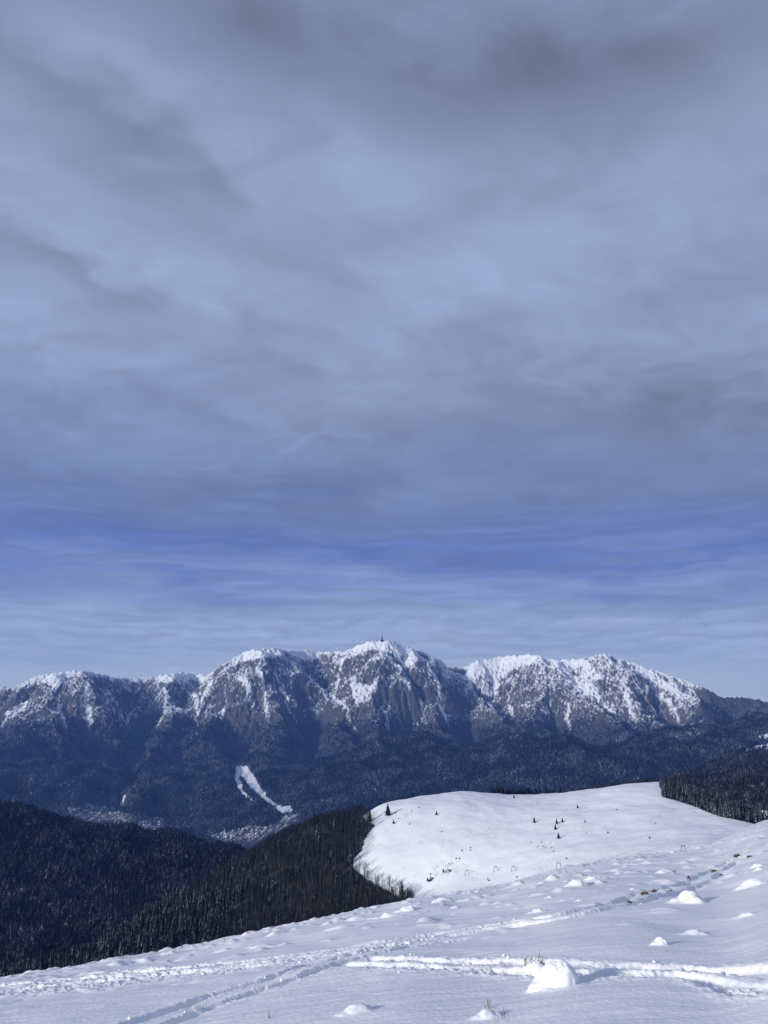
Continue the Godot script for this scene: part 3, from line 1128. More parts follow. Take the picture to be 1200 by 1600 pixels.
func build_meadow() -> void:
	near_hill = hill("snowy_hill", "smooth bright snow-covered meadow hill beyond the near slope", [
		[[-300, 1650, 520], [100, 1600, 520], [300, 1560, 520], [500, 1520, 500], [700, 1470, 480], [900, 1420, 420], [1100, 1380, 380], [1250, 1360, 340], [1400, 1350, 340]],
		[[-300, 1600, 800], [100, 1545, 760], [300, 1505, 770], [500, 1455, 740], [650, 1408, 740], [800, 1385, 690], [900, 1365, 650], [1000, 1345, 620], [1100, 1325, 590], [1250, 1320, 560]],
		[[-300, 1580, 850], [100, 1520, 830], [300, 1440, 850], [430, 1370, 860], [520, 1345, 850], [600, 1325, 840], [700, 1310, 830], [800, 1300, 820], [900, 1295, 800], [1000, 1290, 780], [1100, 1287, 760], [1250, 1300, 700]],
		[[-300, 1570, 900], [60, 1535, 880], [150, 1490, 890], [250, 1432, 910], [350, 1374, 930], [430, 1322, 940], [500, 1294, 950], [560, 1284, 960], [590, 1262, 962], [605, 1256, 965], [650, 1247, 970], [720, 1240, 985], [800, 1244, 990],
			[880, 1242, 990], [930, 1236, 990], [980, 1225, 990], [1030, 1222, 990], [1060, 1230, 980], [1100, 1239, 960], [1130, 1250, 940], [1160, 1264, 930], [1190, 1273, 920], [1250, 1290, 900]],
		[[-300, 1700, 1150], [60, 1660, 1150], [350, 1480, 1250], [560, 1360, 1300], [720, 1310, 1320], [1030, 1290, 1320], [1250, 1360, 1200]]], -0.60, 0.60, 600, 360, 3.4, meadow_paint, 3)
	stage("meadow hill")
	rng.seed = 77
	# spruces standing on the open meadow: base pixel and height in pixels
	var crown_mat := con_mat
	var lone := [[606, 1275, 17, "tallest lone dark spruce on the open snowy meadow near the beech wood"], [615, 1288, 6.5, "small dark spruce below the tallest lone spruce on the meadow"],
		[682, 1274, 6.5, "small lone dark spruce high on the open snow, right of the tallest one"], [835, 1285.5, 8, "lone dark spruce left of the cluster on the snowy hollow"],
		[870, 1287.5, 7.5, "dark spruce of the small cluster on the snowy slope"], [879, 1285, 6.5, "dark spruce of the small cluster on the snowy slope"], [868, 1296.5, 7.5, "dark spruce of the small cluster on the snowy slope"],
		[873, 1310.5, 8.5, "lowest dark spruce beneath the small cluster on the snowy slope"], [902.5, 1263, 5.5, "tiny lone spruce high on the slope under the crest"], [914, 1285, 4, "stunted lone spruce right of the cluster on the slope"],
		[803, 1247, 5, "small spruce standing just below the hill crest"]]
	for k in lone.size():
		var l: Array = lone[k]
		var p := hit(near_hill, l[0], l[1])
		if p == Vector3.ZERO:
			continue
		var h: float = l[2] * Vector2(p.x, p.z).length() / FOCAL
		tree_thing("spruce_tree", l[3], "tree", "spruces on the open meadow", p + Vector3(0, -0.2, 0), h * 1.08, 1.5, [["crown", conifer_mesh(9, 8, 900 + k, 0.12, 0.2, false), crown_mat], ["trunk", trunk_mesh(), bark]])
	# a dark line of young spruces along the crest, and the grove on the right
	var grove := [conifer_mesh(8, 7, 301, 0.48, 0.17, false), conifer_mesh(7, 7, 302, 0.36, 0.19, false), conifer_mesh(8, 6, 303, 0.6, 0.15, false)]
	var tm := trunk_mesh()
	var crest_tree := [conifer_mesh(8, 7, 311, 0.08, 0.19, false), conifer_mesh(7, 7, 312, 0.05, 0.21, false), conifer_mesh(8, 6, 313, 0.1, 0.17, false)]
	for k in 66:
		var px := 765.0 + 112.0 * rng.randf()
		if k > 54:
			px = 590.0 + rng.randf() * 60.0
		var q := ray(px, 1240)
		var r := 900.0
		var best := -9.0
		for n in 60:   # the crest of the hill in this direction
			var rr := 880.0 + n * 3.0
			if on_hill(near_hill, q.x, rr) / rr > best:
				best = on_hill(near_hill, q.x, rr) / rr
				r = rr
		r += 2.0 + 9.0 * rng.randf()
		tree_thing("spruce_tree", "young dark spruce in the row along the hill crest", "tree", "spruce row along the crest", polar(q.x, r, on_hill(near_hill, q.x, r) - 0.3), (5.0 if k <= 54 else 2.0) + 4.5 * rng.randf(), 1.4, [["crown", crest_tree[k % 3], crown_mat], ["trunk", tm, bark]])
	var made := 0
	var tries := 0
	var gx := [[], [], []]
	while made < 420 and tries < 9000:
		tries += 1
		var p := hit(near_hill, 1030.0 + 190.0 * rng.randf(), 1220.0 + 70.0 * rng.randf())
		if p == Vector3.ZERO or not Geometry2D.is_point_in_polygon(to_pixel(p), grove_edge):
			continue
		var h := 6.5 + 4.0 * rng.randf()
		if made < 150:
			tree_thing("spruce_tree", "frosted spruce in the dense grove on the right shoulder of the hill", "tree", "spruce grove on the hill shoulder", p + Vector3(0, -0.3, 0), h, 1.15, [["crown", grove[made % 3], crown_mat], ["trunk", tm, bark]])
		else:
			gx[made % 3].append(tree_xf(p + Vector3(0, -0.3, 0), h * 0.9, 1.15))
		made += 1
	var under := wood("grove_undergrowth", "crowded smaller spruces filling the grove on the right shoulder of the hill")
	for k in 3:
		var tint := PackedColorArray()
		for n in gx[k].size():
			tint.append(Color(1, 1, 1) * (0.6 + 0.7 * rng.randf()))
		crowd("spruces", grove[k], con_mat, gx[k], tint, under)
	stage("grove %d" % made)
	# the wood on the left flank: bare beeches and, lower down, frosted spruces
	var beech := [beech_meshes(1), beech_meshes(2), beech_meshes(3), beech_meshes(4)]
	var twig := plain(Color(0.012, 0.0125, 0.0145), 0.95)
	var grey := plain(Color(0.10, 0.104, 0.112), 0.9)
	var whole := []
	for b in beech:
		var am := ArrayMesh.new()
		for s in 2:
			am.add_surface_from_arrays(Mesh.PRIMITIVE_TRIANGLES, b[s].surface_get_arrays(0))
			am.surface_set_material(s, grey if s == 0 else twig)
		whole.append(am)
	var all := []
	for n in 90000:
		if all.size() >= 7500:
			break
		var az := lerpf(-0.50, 0.05, rng.randf())
		var r := sqrt(lerpf(640.0 * 640.0, 1010.0 * 1010.0, rng.randf()))
		var p := polar(az, r, on_hill(near_hill, az, r) - 0.3)
		var q := to_pixel(p)
		if not Geometry2D.is_point_in_polygon(q, wood_edge):
			continue
		# spruces on the lower left and scattered along the near edge
		var spr := sstep(430.0, 200.0, q.x + 90.0 * floor_noise.get_noise_2d(p.x * 0.2, p.z * 0.2))
		spr = maxf(spr, 0.05)
		all.append([r, p, rng.randf() < spr, rng.randf()])
	all.sort_custom(func(a, b): return a[0] < b[0])
	var seen_b := 0
	var seen_s := 0
	var bx := [[], [], [], []]
	var sx := [[], [], []]
	var sc := [PackedColorArray(), PackedColorArray(), PackedColorArray()]
	for t in all:
		var p: Vector3 = t[1]
		var q := to_pixel(p)
		var shows: bool = q.x > 0 and q.x < 660 and q.y < fg_edge(q.x) + 22.0
		if t[2]:
			var k := int(t[3] * 2.999)
			var h := 12.0 + 6.0 * rng.randf()
			if shows and seen_s < 70:
				seen_s += 1
				tree_thing("spruce_tree", "frosted spruce standing among the bare beeches on the dark near flank", "tree", "spruces in the near wood", p, h, 1.1, [["crown", grove[k], crown_mat], ["trunk", tm, bark]])
			else:
				sx[k].append(tree_xf(p, h, 1.1))
				sc[k].append(Color(0.8, 0.8, 0.8) * (0.6 + 0.8 * rng.randf()))
		else:
			var k := int(t[3] * 3.999)
			var h := 11.0 + 6.0 * rng.randf()
			if shows and seen_b < 290:
				seen_b += 1
				tree_thing("beech_tree", "bare brown beech in the dark wood beside the snowy meadow", "tree", "bare beeches in the near wood", p, h, 1.0, [["trunk", beech[k][0], grey], ["crown", beech[k][1], twig]])
			else:
				bx[k].append(tree_xf(p, h, 1.0))
	var bw := wood("beech_wood", "dense bare beech wood covering the dark flank left of the meadow")
	for k in 4:
		crowd("beeches", whole[k], null, bx[k], PackedColorArray(), bw)
	var sw := wood("spruce_wood", "frosted spruce wood on the lower end of the dark near flank")
	for k in 3:
		crowd("spruces", grove[k], con_mat, sx[k], sc[k], sw)
	stage("near wood %d" % all.size())

var bark := plain(Color(0.05, 0.04, 0.033), 0.95)

func trunk_mesh() -> ArrayMesh:
	var st := SurfaceTool.new()
	st.begin(Mesh.PRIMITIVE_TRIANGLES)
	limb(st, Vector3(0, -0.03, 0), Vector3(0, 0.9, 0), 0.016, 0.003, 5)
	st.generate_normals()
	return st.commit()

# ---------------------------------------------------------------- the snow field in front
const FG := [[0, 1531, 30], [122, 1510, 31], [301, 1479, 34], [420, 1453, 36], [520, 1433, 38], [646, 1405, 42], [723, 1395, 45], [800, 1381, 48], [867, 1359, 53], [955, 1343, 60], [1025, 1334, 68], [1077, 1331, 74], [1120, 1318, 95], [1165, 1290, 120], [1200, 1274, 140]]
var fg_az := PackedFloat32Array()
var fg_s := PackedFloat32Array()
var fg_k := PackedFloat32Array()

func fg_edge(px: float) -> float:
	var a := PackedFloat32Array()
	var b := PackedFloat32Array()
	for f in FG:
		a.append(f[0])
		b.append(f[1])
	return lerp_table(a, b, px)

func fg_setup() -> void:
	for e in [[-PI, -0.05, 0.0], [-2.4, -0.02, 0.0], [-1.57, 0.09, 0.001], [-0.9, 0.14, 0.0017]]:
		fg_az.append(e[0]); fg_s.append(e[1]); fg_k.append(e[2])
	for f in FG:
		var q := ray(f[0], f[1])
		var rc: float = f[2]
		fg_az.append(q.x)
		fg_s.append(-q.y - 2.0 * CAM_H / rc)
		fg_k.append(CAM_H / (rc * rc))
	for e in [[0.9, 0.03, 0.0001], [1.57, 0.0, 0.0], [2.4, -0.04, 0.0], [PI, -0.05, 0.0]]:
		fg_az.append(e[0]); fg_s.append(e[1]); fg_k.append(e[2])
	for q in FG_N + 1:
		fg_st.append(lerp_table(fg_az, fg_s, -PI + TAU * q / FG_N))
		fg_kt.append(lerp_table(fg_az, fg_k, -PI + TAU * q / FG_N))
	for again in 4:
		var a := fg_st.duplicate()
		var b := fg_kt.duplicate()
		for q in FG_N + 1:
			var u := 0.0
			var v := 0.0
			for w in range(-4, 5):
				u += a[clampi(q + w, 0, FG_N)] / 9.0
				v += b[clampi(q + w, 0, FG_N)] / 9.0
			fg_st[q] = u
			fg_kt[q] = v

const FG_N := 1440
var fg_st := PackedFloat32Array()
var fg_kt := PackedFloat32Array()

func fg_base(az: float, r: float) -> float:
	var f := clampf((az + PI) / TAU * FG_N, 0.0, FG_N - 0.001)
	var q := int(f)
	f -= q
	var s := lerpf(fg_st[q], fg_st[q + 1], f)
	var k := lerpf(fg_kt[q], fg_kt[q + 1], f)
	var lim := 400.0 if k < 1e-6 else (0.42 - s) / (2.0 * k)   # no steeper than this further down
	if r <= lim:
		return -CAM_H - s * r - k * r * r
	return -CAM_H - s * lim - k * lim * lim - 0.42 * (r - lim)

func fg_hit(px: float, py: float) -> Vector3:
	var q := ray(px, py)
	var r := 2.0
	while r < 260.0:
		if fg_base(q.x, r) >= q.y * r:
			return polar(q.x, r, fg_base(q.x, r))
		r += 0.02 + r * 0.001
	return Vector3.ZERO

# wheel tracks, kept as a height map of 4 cm cells
const TX0 := -9.0
const TZ0 := -62.0
const TW := 1150
const TH := 1500
const TC := 0.04
var tr_d := PackedFloat32Array()
var tr_l := PackedFloat32Array()

func track(pix: Array, gauge: float, rut: float, depth: float, berm: float, lump0: float, lump1: float, sd: int) -> void:
	var c := Curve3D.new()
	var pts := []
	for p in pix:
		var w := fg_hit(p[0], p[1])
		if w != Vector3.ZERO:
			pts.append(Vector3(w.x, 0, w.z))
	for k in pts.size():
		var a: Vector3 = pts[maxi(k - 1, 0)]
		var b: Vector3 = pts[mini(k + 1, pts.size() - 1)]
		var t := (b - a) / 6.0
		c.add_point(pts[k], -t, t)
	c.bake_interval = 0.05
	var len := c.get_baked_length()
	var nz := noise(sd, 1.6, 2)
	var s := 0.0
	while s < len:
		var p := c.sample_baked(s)
		var q := c.sample_baked(minf(s + 0.1, len))
		if s + 0.1 > len:
			q = p + (p - c.sample_baked(s - 0.1))
		var t := (q - p).normalized()
		var nrm := Vector3(t.z, 0, -t.x)
		var f := s / len
		var ends := sstep(0.0, 0.03, f) * sstep(1.0, 0.97, f)
		var lump := lerpf(lump0, lump1, sstep(0.0, 0.55, f)) * ends
		var half := gauge * 0.5 + rut + 0.35
		var d := -half
		while d < half:
			var w := p + nrm * d
			var x := int((w.x - TX0) / TC)
			var z := int((w.z - TZ0) / TC)
			if x >= 0 and x < TW and z >= 0 and z < TH:
				var e := absf(absf(d + 0.05 * nz.get_noise_1d(s)) - gauge * 0.5)
				var g := -depth * (1.0 - sstep(rut * 0.32, rut * 0.55, e))
				g += berm * (1.0 if lump0 == 0.0 else lerpf(0.25, 1.0, clampf(lump, 0.0, 1.0))) * exp(-pow((e - rut * 0.78) / (rut * 0.28), 2.0)) * (0.6 + 0.9 * nz.get_noise_2d(s * 0.8, d * 0.8 + 7.0))
				g *= 0.75 + 0.7 * nz.get_noise_2d(s * 0.45 + 50.0, signf(d) * 9.0)
				var lm := lump * (0.9 + 0.8 * nz.get_noise_2d(s * 0.5, d * 1.2 + 30.0)) * clampf(1.15 - absf(absf(d) - gauge * 0.5) / (rut * 1.25), 0.0, 1.0)
				var id := z * TW + x
				if tr_d[id] == 0.0:
					tr_d[id] = g * ends
				else:
					tr_d[id] = minf(tr_d[id], g * ends) if g < 0 else lerpf(tr_d[id], maxf(tr_d[id], g * ends), 0.5)
				tr_l[id] = maxf(tr_l[id], lm)
			d += 0.03
		s += 0.03

func tr_at(x: float, z: float) -> Vector2:
	var fx := (x - TX0) / TC - 0.5
	var fz := (z - TZ0) / TC - 0.5
	if fx < 1 or fz < 1 or fx > TW - 3 or fz > TH - 3:
		return Vector2.ZERO
	var i := int(fx)
	var k := int(fz)
	fx -= i
	fz -= k
	var id := k * TW + i
	return Vector2(lerpf(lerpf(tr_d[id], tr_d[id + 1], fx), lerpf(tr_d[id + TW], tr_d[id + TW + 1], fx), fz),
		lerpf(lerpf(tr_l[id], tr_l[id + 1], fx), lerpf(tr_l[id + TW], tr_l[id + TW + 1], fx), fz))

var fn := []
func fg_height(az: float, r: float) -> float:
	var x := sin(az) * r
	var z := -cos(az) * r
	var y := fg_base(az, r)
	var a: FastNoiseLite = fn[0]
	var b: FastNoiseLite = fn[1]
	var c: FastNoiseLite = fn[2]
	var d: FastNoiseLite = fn[3]
	var e: FastNoiseLite = fn[4]
	var far := sstep(9.0, 30.0, r)
	y += a.get_noise_2d(x, z) * (0.05 + 0.10 * far)
	# low hummocks of snowed-in grass
	var hm := b.get_noise_2d(x, z)
	y += maxf(hm - 0.36, 0.0) * (0.03 + 0.30 * far)
	y += c.get_noise_2d(x * 0.7 + z * 0.25, z * 2.4) * 0.010
	var t := tr_at(x, z)
	y += t.x
	if t.y > 0.01:
		var l1 := d.get_noise_2d(x, z)
		var l2 := e.get_noise_2d(x, z)
		y += t.y * (0.034 * maxf(l1 + 0.20, -0.2) + 0.022 * l2)
	elif r < 14.0:
		y += e.get_noise_2d(x * 0.8, z * 1.5) * 0.0035
	return y

var fg_rows := 780
var fg_cols := 1200
var fg_pts := PackedVector3Array()
var fg_rr := PackedFloat32Array()
var fg_aa := PackedFloat32Array()

func fg_row(i: int) -> void:
	var r := fg_rr[i]
	for j in fg_cols:
		fg_pts[i * fg_cols + j] = polar(fg_aa[j], r, fg_height(fg_aa[j], r))

func build_snow_field() -> void:
	fg_setup()
	tr_d.resize(TW * TH)
	tr_l.resize(TW * TH)
	track([[-60, 1552], [0, 1543], [120, 1532], [220, 1524], [330, 1513], [430, 1500], [500, 1490], [600, 1473], [700, 1458], [780, 1447], [880, 1432], [960, 1415], [1010, 1402], [1060, 1388], [1100, 1373], [1135, 1352], [1160, 1338], [1200, 1330]], 0.62, 0.36, 0.095, 0.045, 1.5, 0.0, 5)
	track([[-80, 1566], [0, 1555], [150, 1539], [330, 1518], [470, 1498], [560, 1483], [650, 1470]], 0.45, 0.55, 0.03, 0.03, 1.7, 0.7, 9)
	track([[120, 1640], [190, 1610], [280, 1580], [360, 1552], [440, 1530], [500, 1510], [560, 1494], [640, 1474], [720, 1462]], 0.7, 0.30, 0.085, 0.035, 0.12, 0.45, 6)
	track([[545, 1506], [640, 1505], [760, 1508], [900, 1513], [1000, 1517], [1100, 1525], [1200, 1537], [1300, 1550]], 0.5, 0.34, 0.06, 0.018, 1.1, 0.8, 7)
	stage("tracks")
	fn = [noise(201, 0.22, 3), noise(202, 0.62, 3), noise(203, 1.3, 3), noise(204, 4.6, 4), noise(205, 15.0, 3)]
	# points lie closest where the picture looks closest
	for i in fg_rows:
		var f := i / (fg_rows - 1.0)
		fg_rr.append(pow(lerpf(pow(3.6, -0.4), pow(75.0, -0.4), f), -2.5))
	for r in [90.0, 105.0, 120.0, 140.0, 165.0, 200.0, 250.0, 320.0, 420.0]:
		fg_rr.append(r)
	var inner := PackedFloat32Array([0.05, 0.8, 1.6, 2.4, 3.0])
	inner.append_array(fg_rr)
	fg_rr = inner
	fg_rows = fg_rr.size()
	var aa := -PI
	while aa < -0.56:
		fg_aa.append(aa)
		aa += 0.06
	var nf := 800
	for j in nf:
		fg_aa.append(-0.56 + 1.12 * j / (nf - 1.0))
	aa = 0.56 + 0.06
	while aa < PI:
		fg_aa.append(aa)
		aa += 0.06
	fg_aa.append(PI)
	fg_cols = fg_aa.size()
	fg_pts.resize(fg_rows * fg_cols)
	var task := WorkerThreadPool.add_group_task(fg_row, fg_rows)
	WorkerThreadPool.wait_for_group_task_completion(task)
	stage("snow field heights")
	snow_mat = StandardMaterial3D.new()
	snow_mat.albedo_color = Color(0.88, 0.888, 0.90).linear_to_srgb()
	snow_mat.roughness = 0.7
	snow_mat.metallic_specular = 0.25
	var o := inst("snow_field", sheet(fg_pts, fg_rows, fg_cols), snow_mat, self)
	struct(o, "rutted snow slope in front with vehicle tracks across it", "snow")
	stage("snow field")

# ---------------------------------------------------------------- snow mounds, grass, crumbs
func ground(x: float, z: float) -> float:
	return fg_height(atan2(x, -z), sqrt(x * x + z * z))

# a snowed-in boulder or bush: base pixel, width and height in pixels
func mound(px: float, py: float, wpx: float, hpx: float, steep: float, sd: int, label: String) -> Node3D:
	var f := fg_hit(px, py)
	while f == Vector3.ZERO and py < 1600.0:   # just over the brow: onto it
		py += 1.0
		f = fg_hit(px, py)
	var r := Vector2(f.x, f.z).length()
	var rad := wpx * 0.5 * r / FOCAL
	var high := (0.62 if hpx > 40.0 else 0.46) * hpx * r / FOCAL
	var dir := Vector3(f.x, 0, f.z).normalized()
	var c := f + dir * rad * 0.55
	c.y = ground(c.x, c.z)
	var nz := noise(sd, 0.9 / rad, 3)
	var side := Vector3(-dir.z, 0, dir.x)
	var rings := 30
	var secs := 56
	var g := RandomNumberGenerator.new()
	g.seed = sd
	# a few lobes of snow run into one another: [across, along, radius, height]
	var lobes := [[0.0, 0.0, 0.78, 1.0]]
	for k in 4:
		var a := g.randf() * TAU
		lobes.append([cos(a) * 0.42, sin(a) * 0.36, 0.42 + 0.25 * g.randf(), 0.35 + 0.4 * g.randf()])
	lobes.append([-0.5, -0.25, 0.6, 0.42])   # a drift on the windward side
	if hpx > 40.0:
		lobes = [[0.05, 0.0, 0.86, 1.0], [-0.5, -0.2, 0.6, 0.40], [0.3, 0.1, 0.55, 0.6]]
	var st := SurfaceTool.new()
	st.begin(Mesh.PRIMITIVE_TRIANGLES)
	st.set_smooth_group(0)
	var grid := []
	for i in rings + 1:
		var t := 1.5 * i / rings
		for j in secs:
			var a := j * TAU / secs
			var u := cos(a) * t
			var w := sin(a) * t
			u += 0.16 * nz.get_noise_2d(u * rad + 5.0, w * rad)
			w += 0.16 * nz.get_noise_2d(u * rad + 55.0, w * rad)
			var off := (side * cos(a) + dir * sin(a) * 0.85) * rad * t
			var x := c.x + off.x
			var z := c.z + off.z
			var up := 0.0
			for l in lobes:
				var e := sqrt((u - l[0]) * (u - l[0]) + (w - l[1]) * (w - l[1])) / float(l[2])
				var v := float(l[3]) * (0.86 * sstep(1.1, clampf(0.12 + 0.16 * (steep - 1.8), 0.1, 0.34), e) + 0.14 * exp(-e * e))
				if hpx > 40.0:
					v = float(l[3]) * (0.84 * sqrt(maxf(1.0 - pow(minf(e, 1.0), 2.3), 0.0)) + 0.16 * exp(-e * e))
				up = maxf(up, v) + 0.05 * minf(up, v)
			up += (0.09 * nz.get_noise_2d(off.x * 2.2, off.z * 2.2) + 0.025 * nz.get_noise_2d(off.x * 7.0, off.z * 7.0)) * minf(up * 2.0, 1.0)
			var y := ground(x, z) + high * up * sstep(1.5, 1.15, t)
			y -= 0.015 * sstep(1.3, 1.5, t)
			grid.append(Vector3(x, y, z) - c)
	for i in rings:
		for j in secs:
			var j2 := (j + 1) % secs
			var a: Vector3 = grid[i * secs + j]
			var b: Vector3 = grid[i * secs + j2]
			var d: Vector3 = grid[(i + 1) * secs + j]
			var e: Vector3 = grid[(i + 1) * secs + j2]
			if i > 0:
				for v in [a, b, d]:
					st.add_vertex(v)
			for v in [b, e, d]:
				st.add_vertex(v)
	st.generate_normals()
	var o := inst("snow_mound", st.commit(), snow_mat, self)
	o.position = c
	tag(o, label, "snow mound", "snowed-in boulders and bushes")
	o.set_meta("top", c + Vector3(0, high, 0))
	return o

func tuft_mesh(sd: int, blades: int, spread: float) -> ArrayMesh:
	# dry grass one metre tall
	var g := RandomNumberGenerator.new()
	g.seed = sd
	var st := SurfaceTool.new()
	st.begin(Mesh.PRIMITIVE_TRIANGLES)
	for k in blades:
		var a := g.randf() * TAU
		var root := Vector3(cos(a), 0, sin(a)) * spread * sqrt(g.randf()) * 0.5
		var lean := Vector3(cos(a + g.randf() - 0.5), 0, sin(a + g.randf() - 0.5)) * (0.15 + 0.6 * g.randf())
		var h := 0.45 + 0.55 * g.randf()
		var mid := root + Vector3(0, h * 0.6, 0) + lean * 0.3
		var tip := root + Vector3(0, h * (0.75 + 0.25 * g.randf()), 0) + lean
		var w := Vector3(-sin(a), 0, cos(a)) * (0.012 + 0.012 * g.randf())
		st.set_color(Color(0.05, 0.038, 0.022).lerp(Color(0.30, 0.24, 0.14), pow(g.randf(), 1.5)))
		root.y -= 0.1
		for v in [root - w, mid - w * 0.8, root + w, root + w, mid - w * 0.8, mid + w * 0.8, mid - w * 0.8, tip, mid + w * 0.8]:
			st.add_vertex(v)
	st.generate_normals()
	return st.commit()

func tuft(p: Vector3, h: float, sd: int, blades: int, spread: float, label: String, group := "dry grass in the snow") -> void:
	var o := inst("grass_tuft", tuft_mesh(sd, blades, spread), grass_mat, self)
	o.position = p
	o.scale = Vector3.ONE * h
	tag(o, label, "grass", group)

func clump(px: float, py: float, w: float, h: float, sd: int, label: String) -> void:
	# a lump of bare turf torn open beside the track
	var p := fg_hit(px, py)
	if p == Vector3.ZERO:
		return
	p.y = ground(p.x, p.z)
	var nz := noise(sd, 1.3, 3)
	var st := SurfaceTool.new()
	st.begin(Mesh.PRIMITIVE_TRIANGLES)
	var ico := SphereMesh.new()
	ico.radial_segments = 14
	ico.rings = 7
	var arr := ico.get_mesh_arrays()
	var v: PackedVector3Array = arr[Mesh.ARRAY_VERTEX]
	var ix: PackedInt32Array = arr[Mesh.ARRAY_INDEX]
	for k in ix:
		var q := v[k] * 2.0
		q *= 1.0 + 0.45 * nz.get_noise_3dv(q * 1.1)
		st.set_color(Color(0.045, 0.034, 0.022).lerp(Color(0.15, 0.115, 0.065), clampf(0.4 + nz.get_noise_3dv(q * 3.0), 0.0, 1.0)))
		st.add_vertex(Vector3(q.x * w * 0.5, q.y * h, q.z * w * 0.45))
	st.generate_normals()
	var o := thing("turf_clump", p, 0.0, label, "turf", "bare turf along the track")
	inst("earth", st.commit(), grass_mat, o)
	o.scale = Vector3.ONE * 0.55
	var gr := inst("grass", tuft_mesh(sd + 50, 26, 2.4), grass_mat, o)
	gr.scale = Vector3(w * 0.5, h * 1.7, w * 0.5)
	gr.position.y = h * 0.3

var grass_mat: StandardMaterial3D

func build_details() -> void:
	grass_mat = painted(0.95, 0.1)
	rng.seed = 4242
	var tops := []
	for m in [
		[868, 1545, 70, 52, 3.2, "largest rounded snow mound, tall as a boulder, beside the rutted track"],
		[836, 1513, 52, 18, 2.0, "low snow mound with grass poking out behind the largest mound"],
		[853, 1551, 44, 9, 2.0, "flat snow drift at the foot of the largest mound"],
		[1078, 1416, 56, 30, 2.6, "broad lumpy snow mound right beside the far curving track"],
		[1174, 1388, 46, 20, 2.4, "wide snow-covered boulder beyond the broad lumpy mound"],
		[900, 1388, 38, 19, 2.5, "snow mound with dark grass at its right side on open snow"],
		[924, 1380, 34, 12, 2.2, "snow hump just behind the mound with dark grass"],
		[839, 1426, 30, 10, 2.3, "small rounded snow hump alone on smooth snow between the tracks"],
		[1032, 1480, 26, 20, 2.3, "small pointed snow mound with a dark twig showing"],
		[1086, 1462, 46, 13, 1.8, "soft flattened snow drift behind the small pointed mound"],
		[556, 1588, 62, 22, 1.8, "soft snow mound with a broken crust near the two ruts"],
		[760, 1598, 46, 20, 2.0, "snow mound with dry stalks in front of the lumpy track"],
		[690, 1409, 38, 15, 2.2, "snow mound on the brow beside the end of the beech wood"],
		[636, 1424, 38, 13, 2.2, "wide snow mound on the brow below the beech wood"],
		[602, 1434, 32, 9, 2.0, "low snow mound left of the wide one on the brow"],
		[1050, 1327, 13, 6, 2.0, "tiny snow hump on the far brow of the slope"],
		[1185, 1364, 14, 7, 2.0, "tiny snow hump behind the wide snow-covered boulder"],
		[1182, 1358, 18, 9, 2.0, "small peaked snow hump at the end of the far track"],
		[905, 1406, 14, 5, 2.0, "very small snow hump in front of the mound with dark grass"],
		[989, 1391, 14, 5, 2.0, "very small snow hump beside the far curving track"],
		[1035, 1365, 22, 8, 1.8, "low snow hump with crumbs of snow beyond the far track"],
		[858, 1404, 14, 5, 1.8, "faint snow hump behind the small rounded hump"],
		[845, 1380, 20, 7, 1.9, "snow hump on the brow above the drag lift portals"],
		[1165, 1432, 40, 8, 1.7, "faint long snow drift below the wide snow-covered boulder"]]:
		var o := mound(m[0], m[1], m[2], m[3], m[4], int(m[0]) * 3 + 1, m[5])
		tops.append(o)
	stage("mounds")
	# dry grass that pokes through
	var spots := [[425, 1592, 0.10, 9, 0.9, "few dry grass stalks in the snow by the lower rut"], [312, 1573, 0.07, 34, 2.2, "dry flattened grass tuft in the middle of the rutted track"],
		[775, 1522, 0.12, 12, 2.0, "thin dry stalks in front of the lumpy track, left of the grassy dent"], [792, 1521, 0.07, 26, 2.6, "matted grass in a dent left of the largest mound"],
		[820, 1519, 0.08, 30, 2.4, "matted dark grass at the left foot of the largest mound"], [578, 1580, 0.06, 8, 1.6, "few grass tips on the broken crust mound"], [765, 1580, 0.11, 14, 1.0, "dry stalks on top of the front snow mound"],
		[1038, 1472, 0.07, 16, 0.8, "dark twigs at the small pointed mound"], [1114, 1436, 0.07, 6, 1.4, "two or three grass tips on open snow"], [1025, 1437, 0.06, 6, 2.0, "faint grass tips on smooth snow left of the drift"],
		[918, 1386, 0.10, 18, 2.2, "dark grass at the right side of the snow mound"], [790, 1596, 0.12, 5, 1.0, "single bent stalks at the bottom of the snow slope"], [912, 1384, 0.09, 12, 1.8, "dark grass on the face of the snow mound"]]
	for k in spots.size():
		var q: Array = spots[k]
		var p := fg_hit(q[0], q[1])
		p.y = ground(p.x, p.z)
		tuft(p, q[2], 700 + k, q[3], q[4], q[5])
	var t0p: Vector3 = tops[1].get_meta("top")
	for k in 4:
		var q := t0p + Vector3((k - 1.5) * 0.07, -0.05, 0.02 * (k % 2))
		tuft(q, 0.13 + 0.03 * (k % 3), 760 + k, 12, 0.7, "upright dry grass blades on the low mound behind the largest one")
	for o in tops:
		o.remove_meta("top")
	# turf torn up along the far track
	var lumps := [[1008, 1401, 0.30, 0.09], [1023, 1395, 0.24, 0.10], [1078, 1377, 0.28, 0.12], [1076, 1372, 0.16, 0.10], [1116, 1362, 0.34, 0.10], [1126, 1363, 0.22, 0.06], [1048, 1389, 0.16, 0.06], [1152, 1339, 0.5, 0.10], [1172, 1341, 0.4, 0.08], [983, 1411, 0.2, 0.05]]
	for k in lumps.size():
		var q: Array = lumps[k]
		clump(q[0], q[1], q[2], q[3], 40 + k, "dark tuft of bare turf along the ruts of the far curving track")
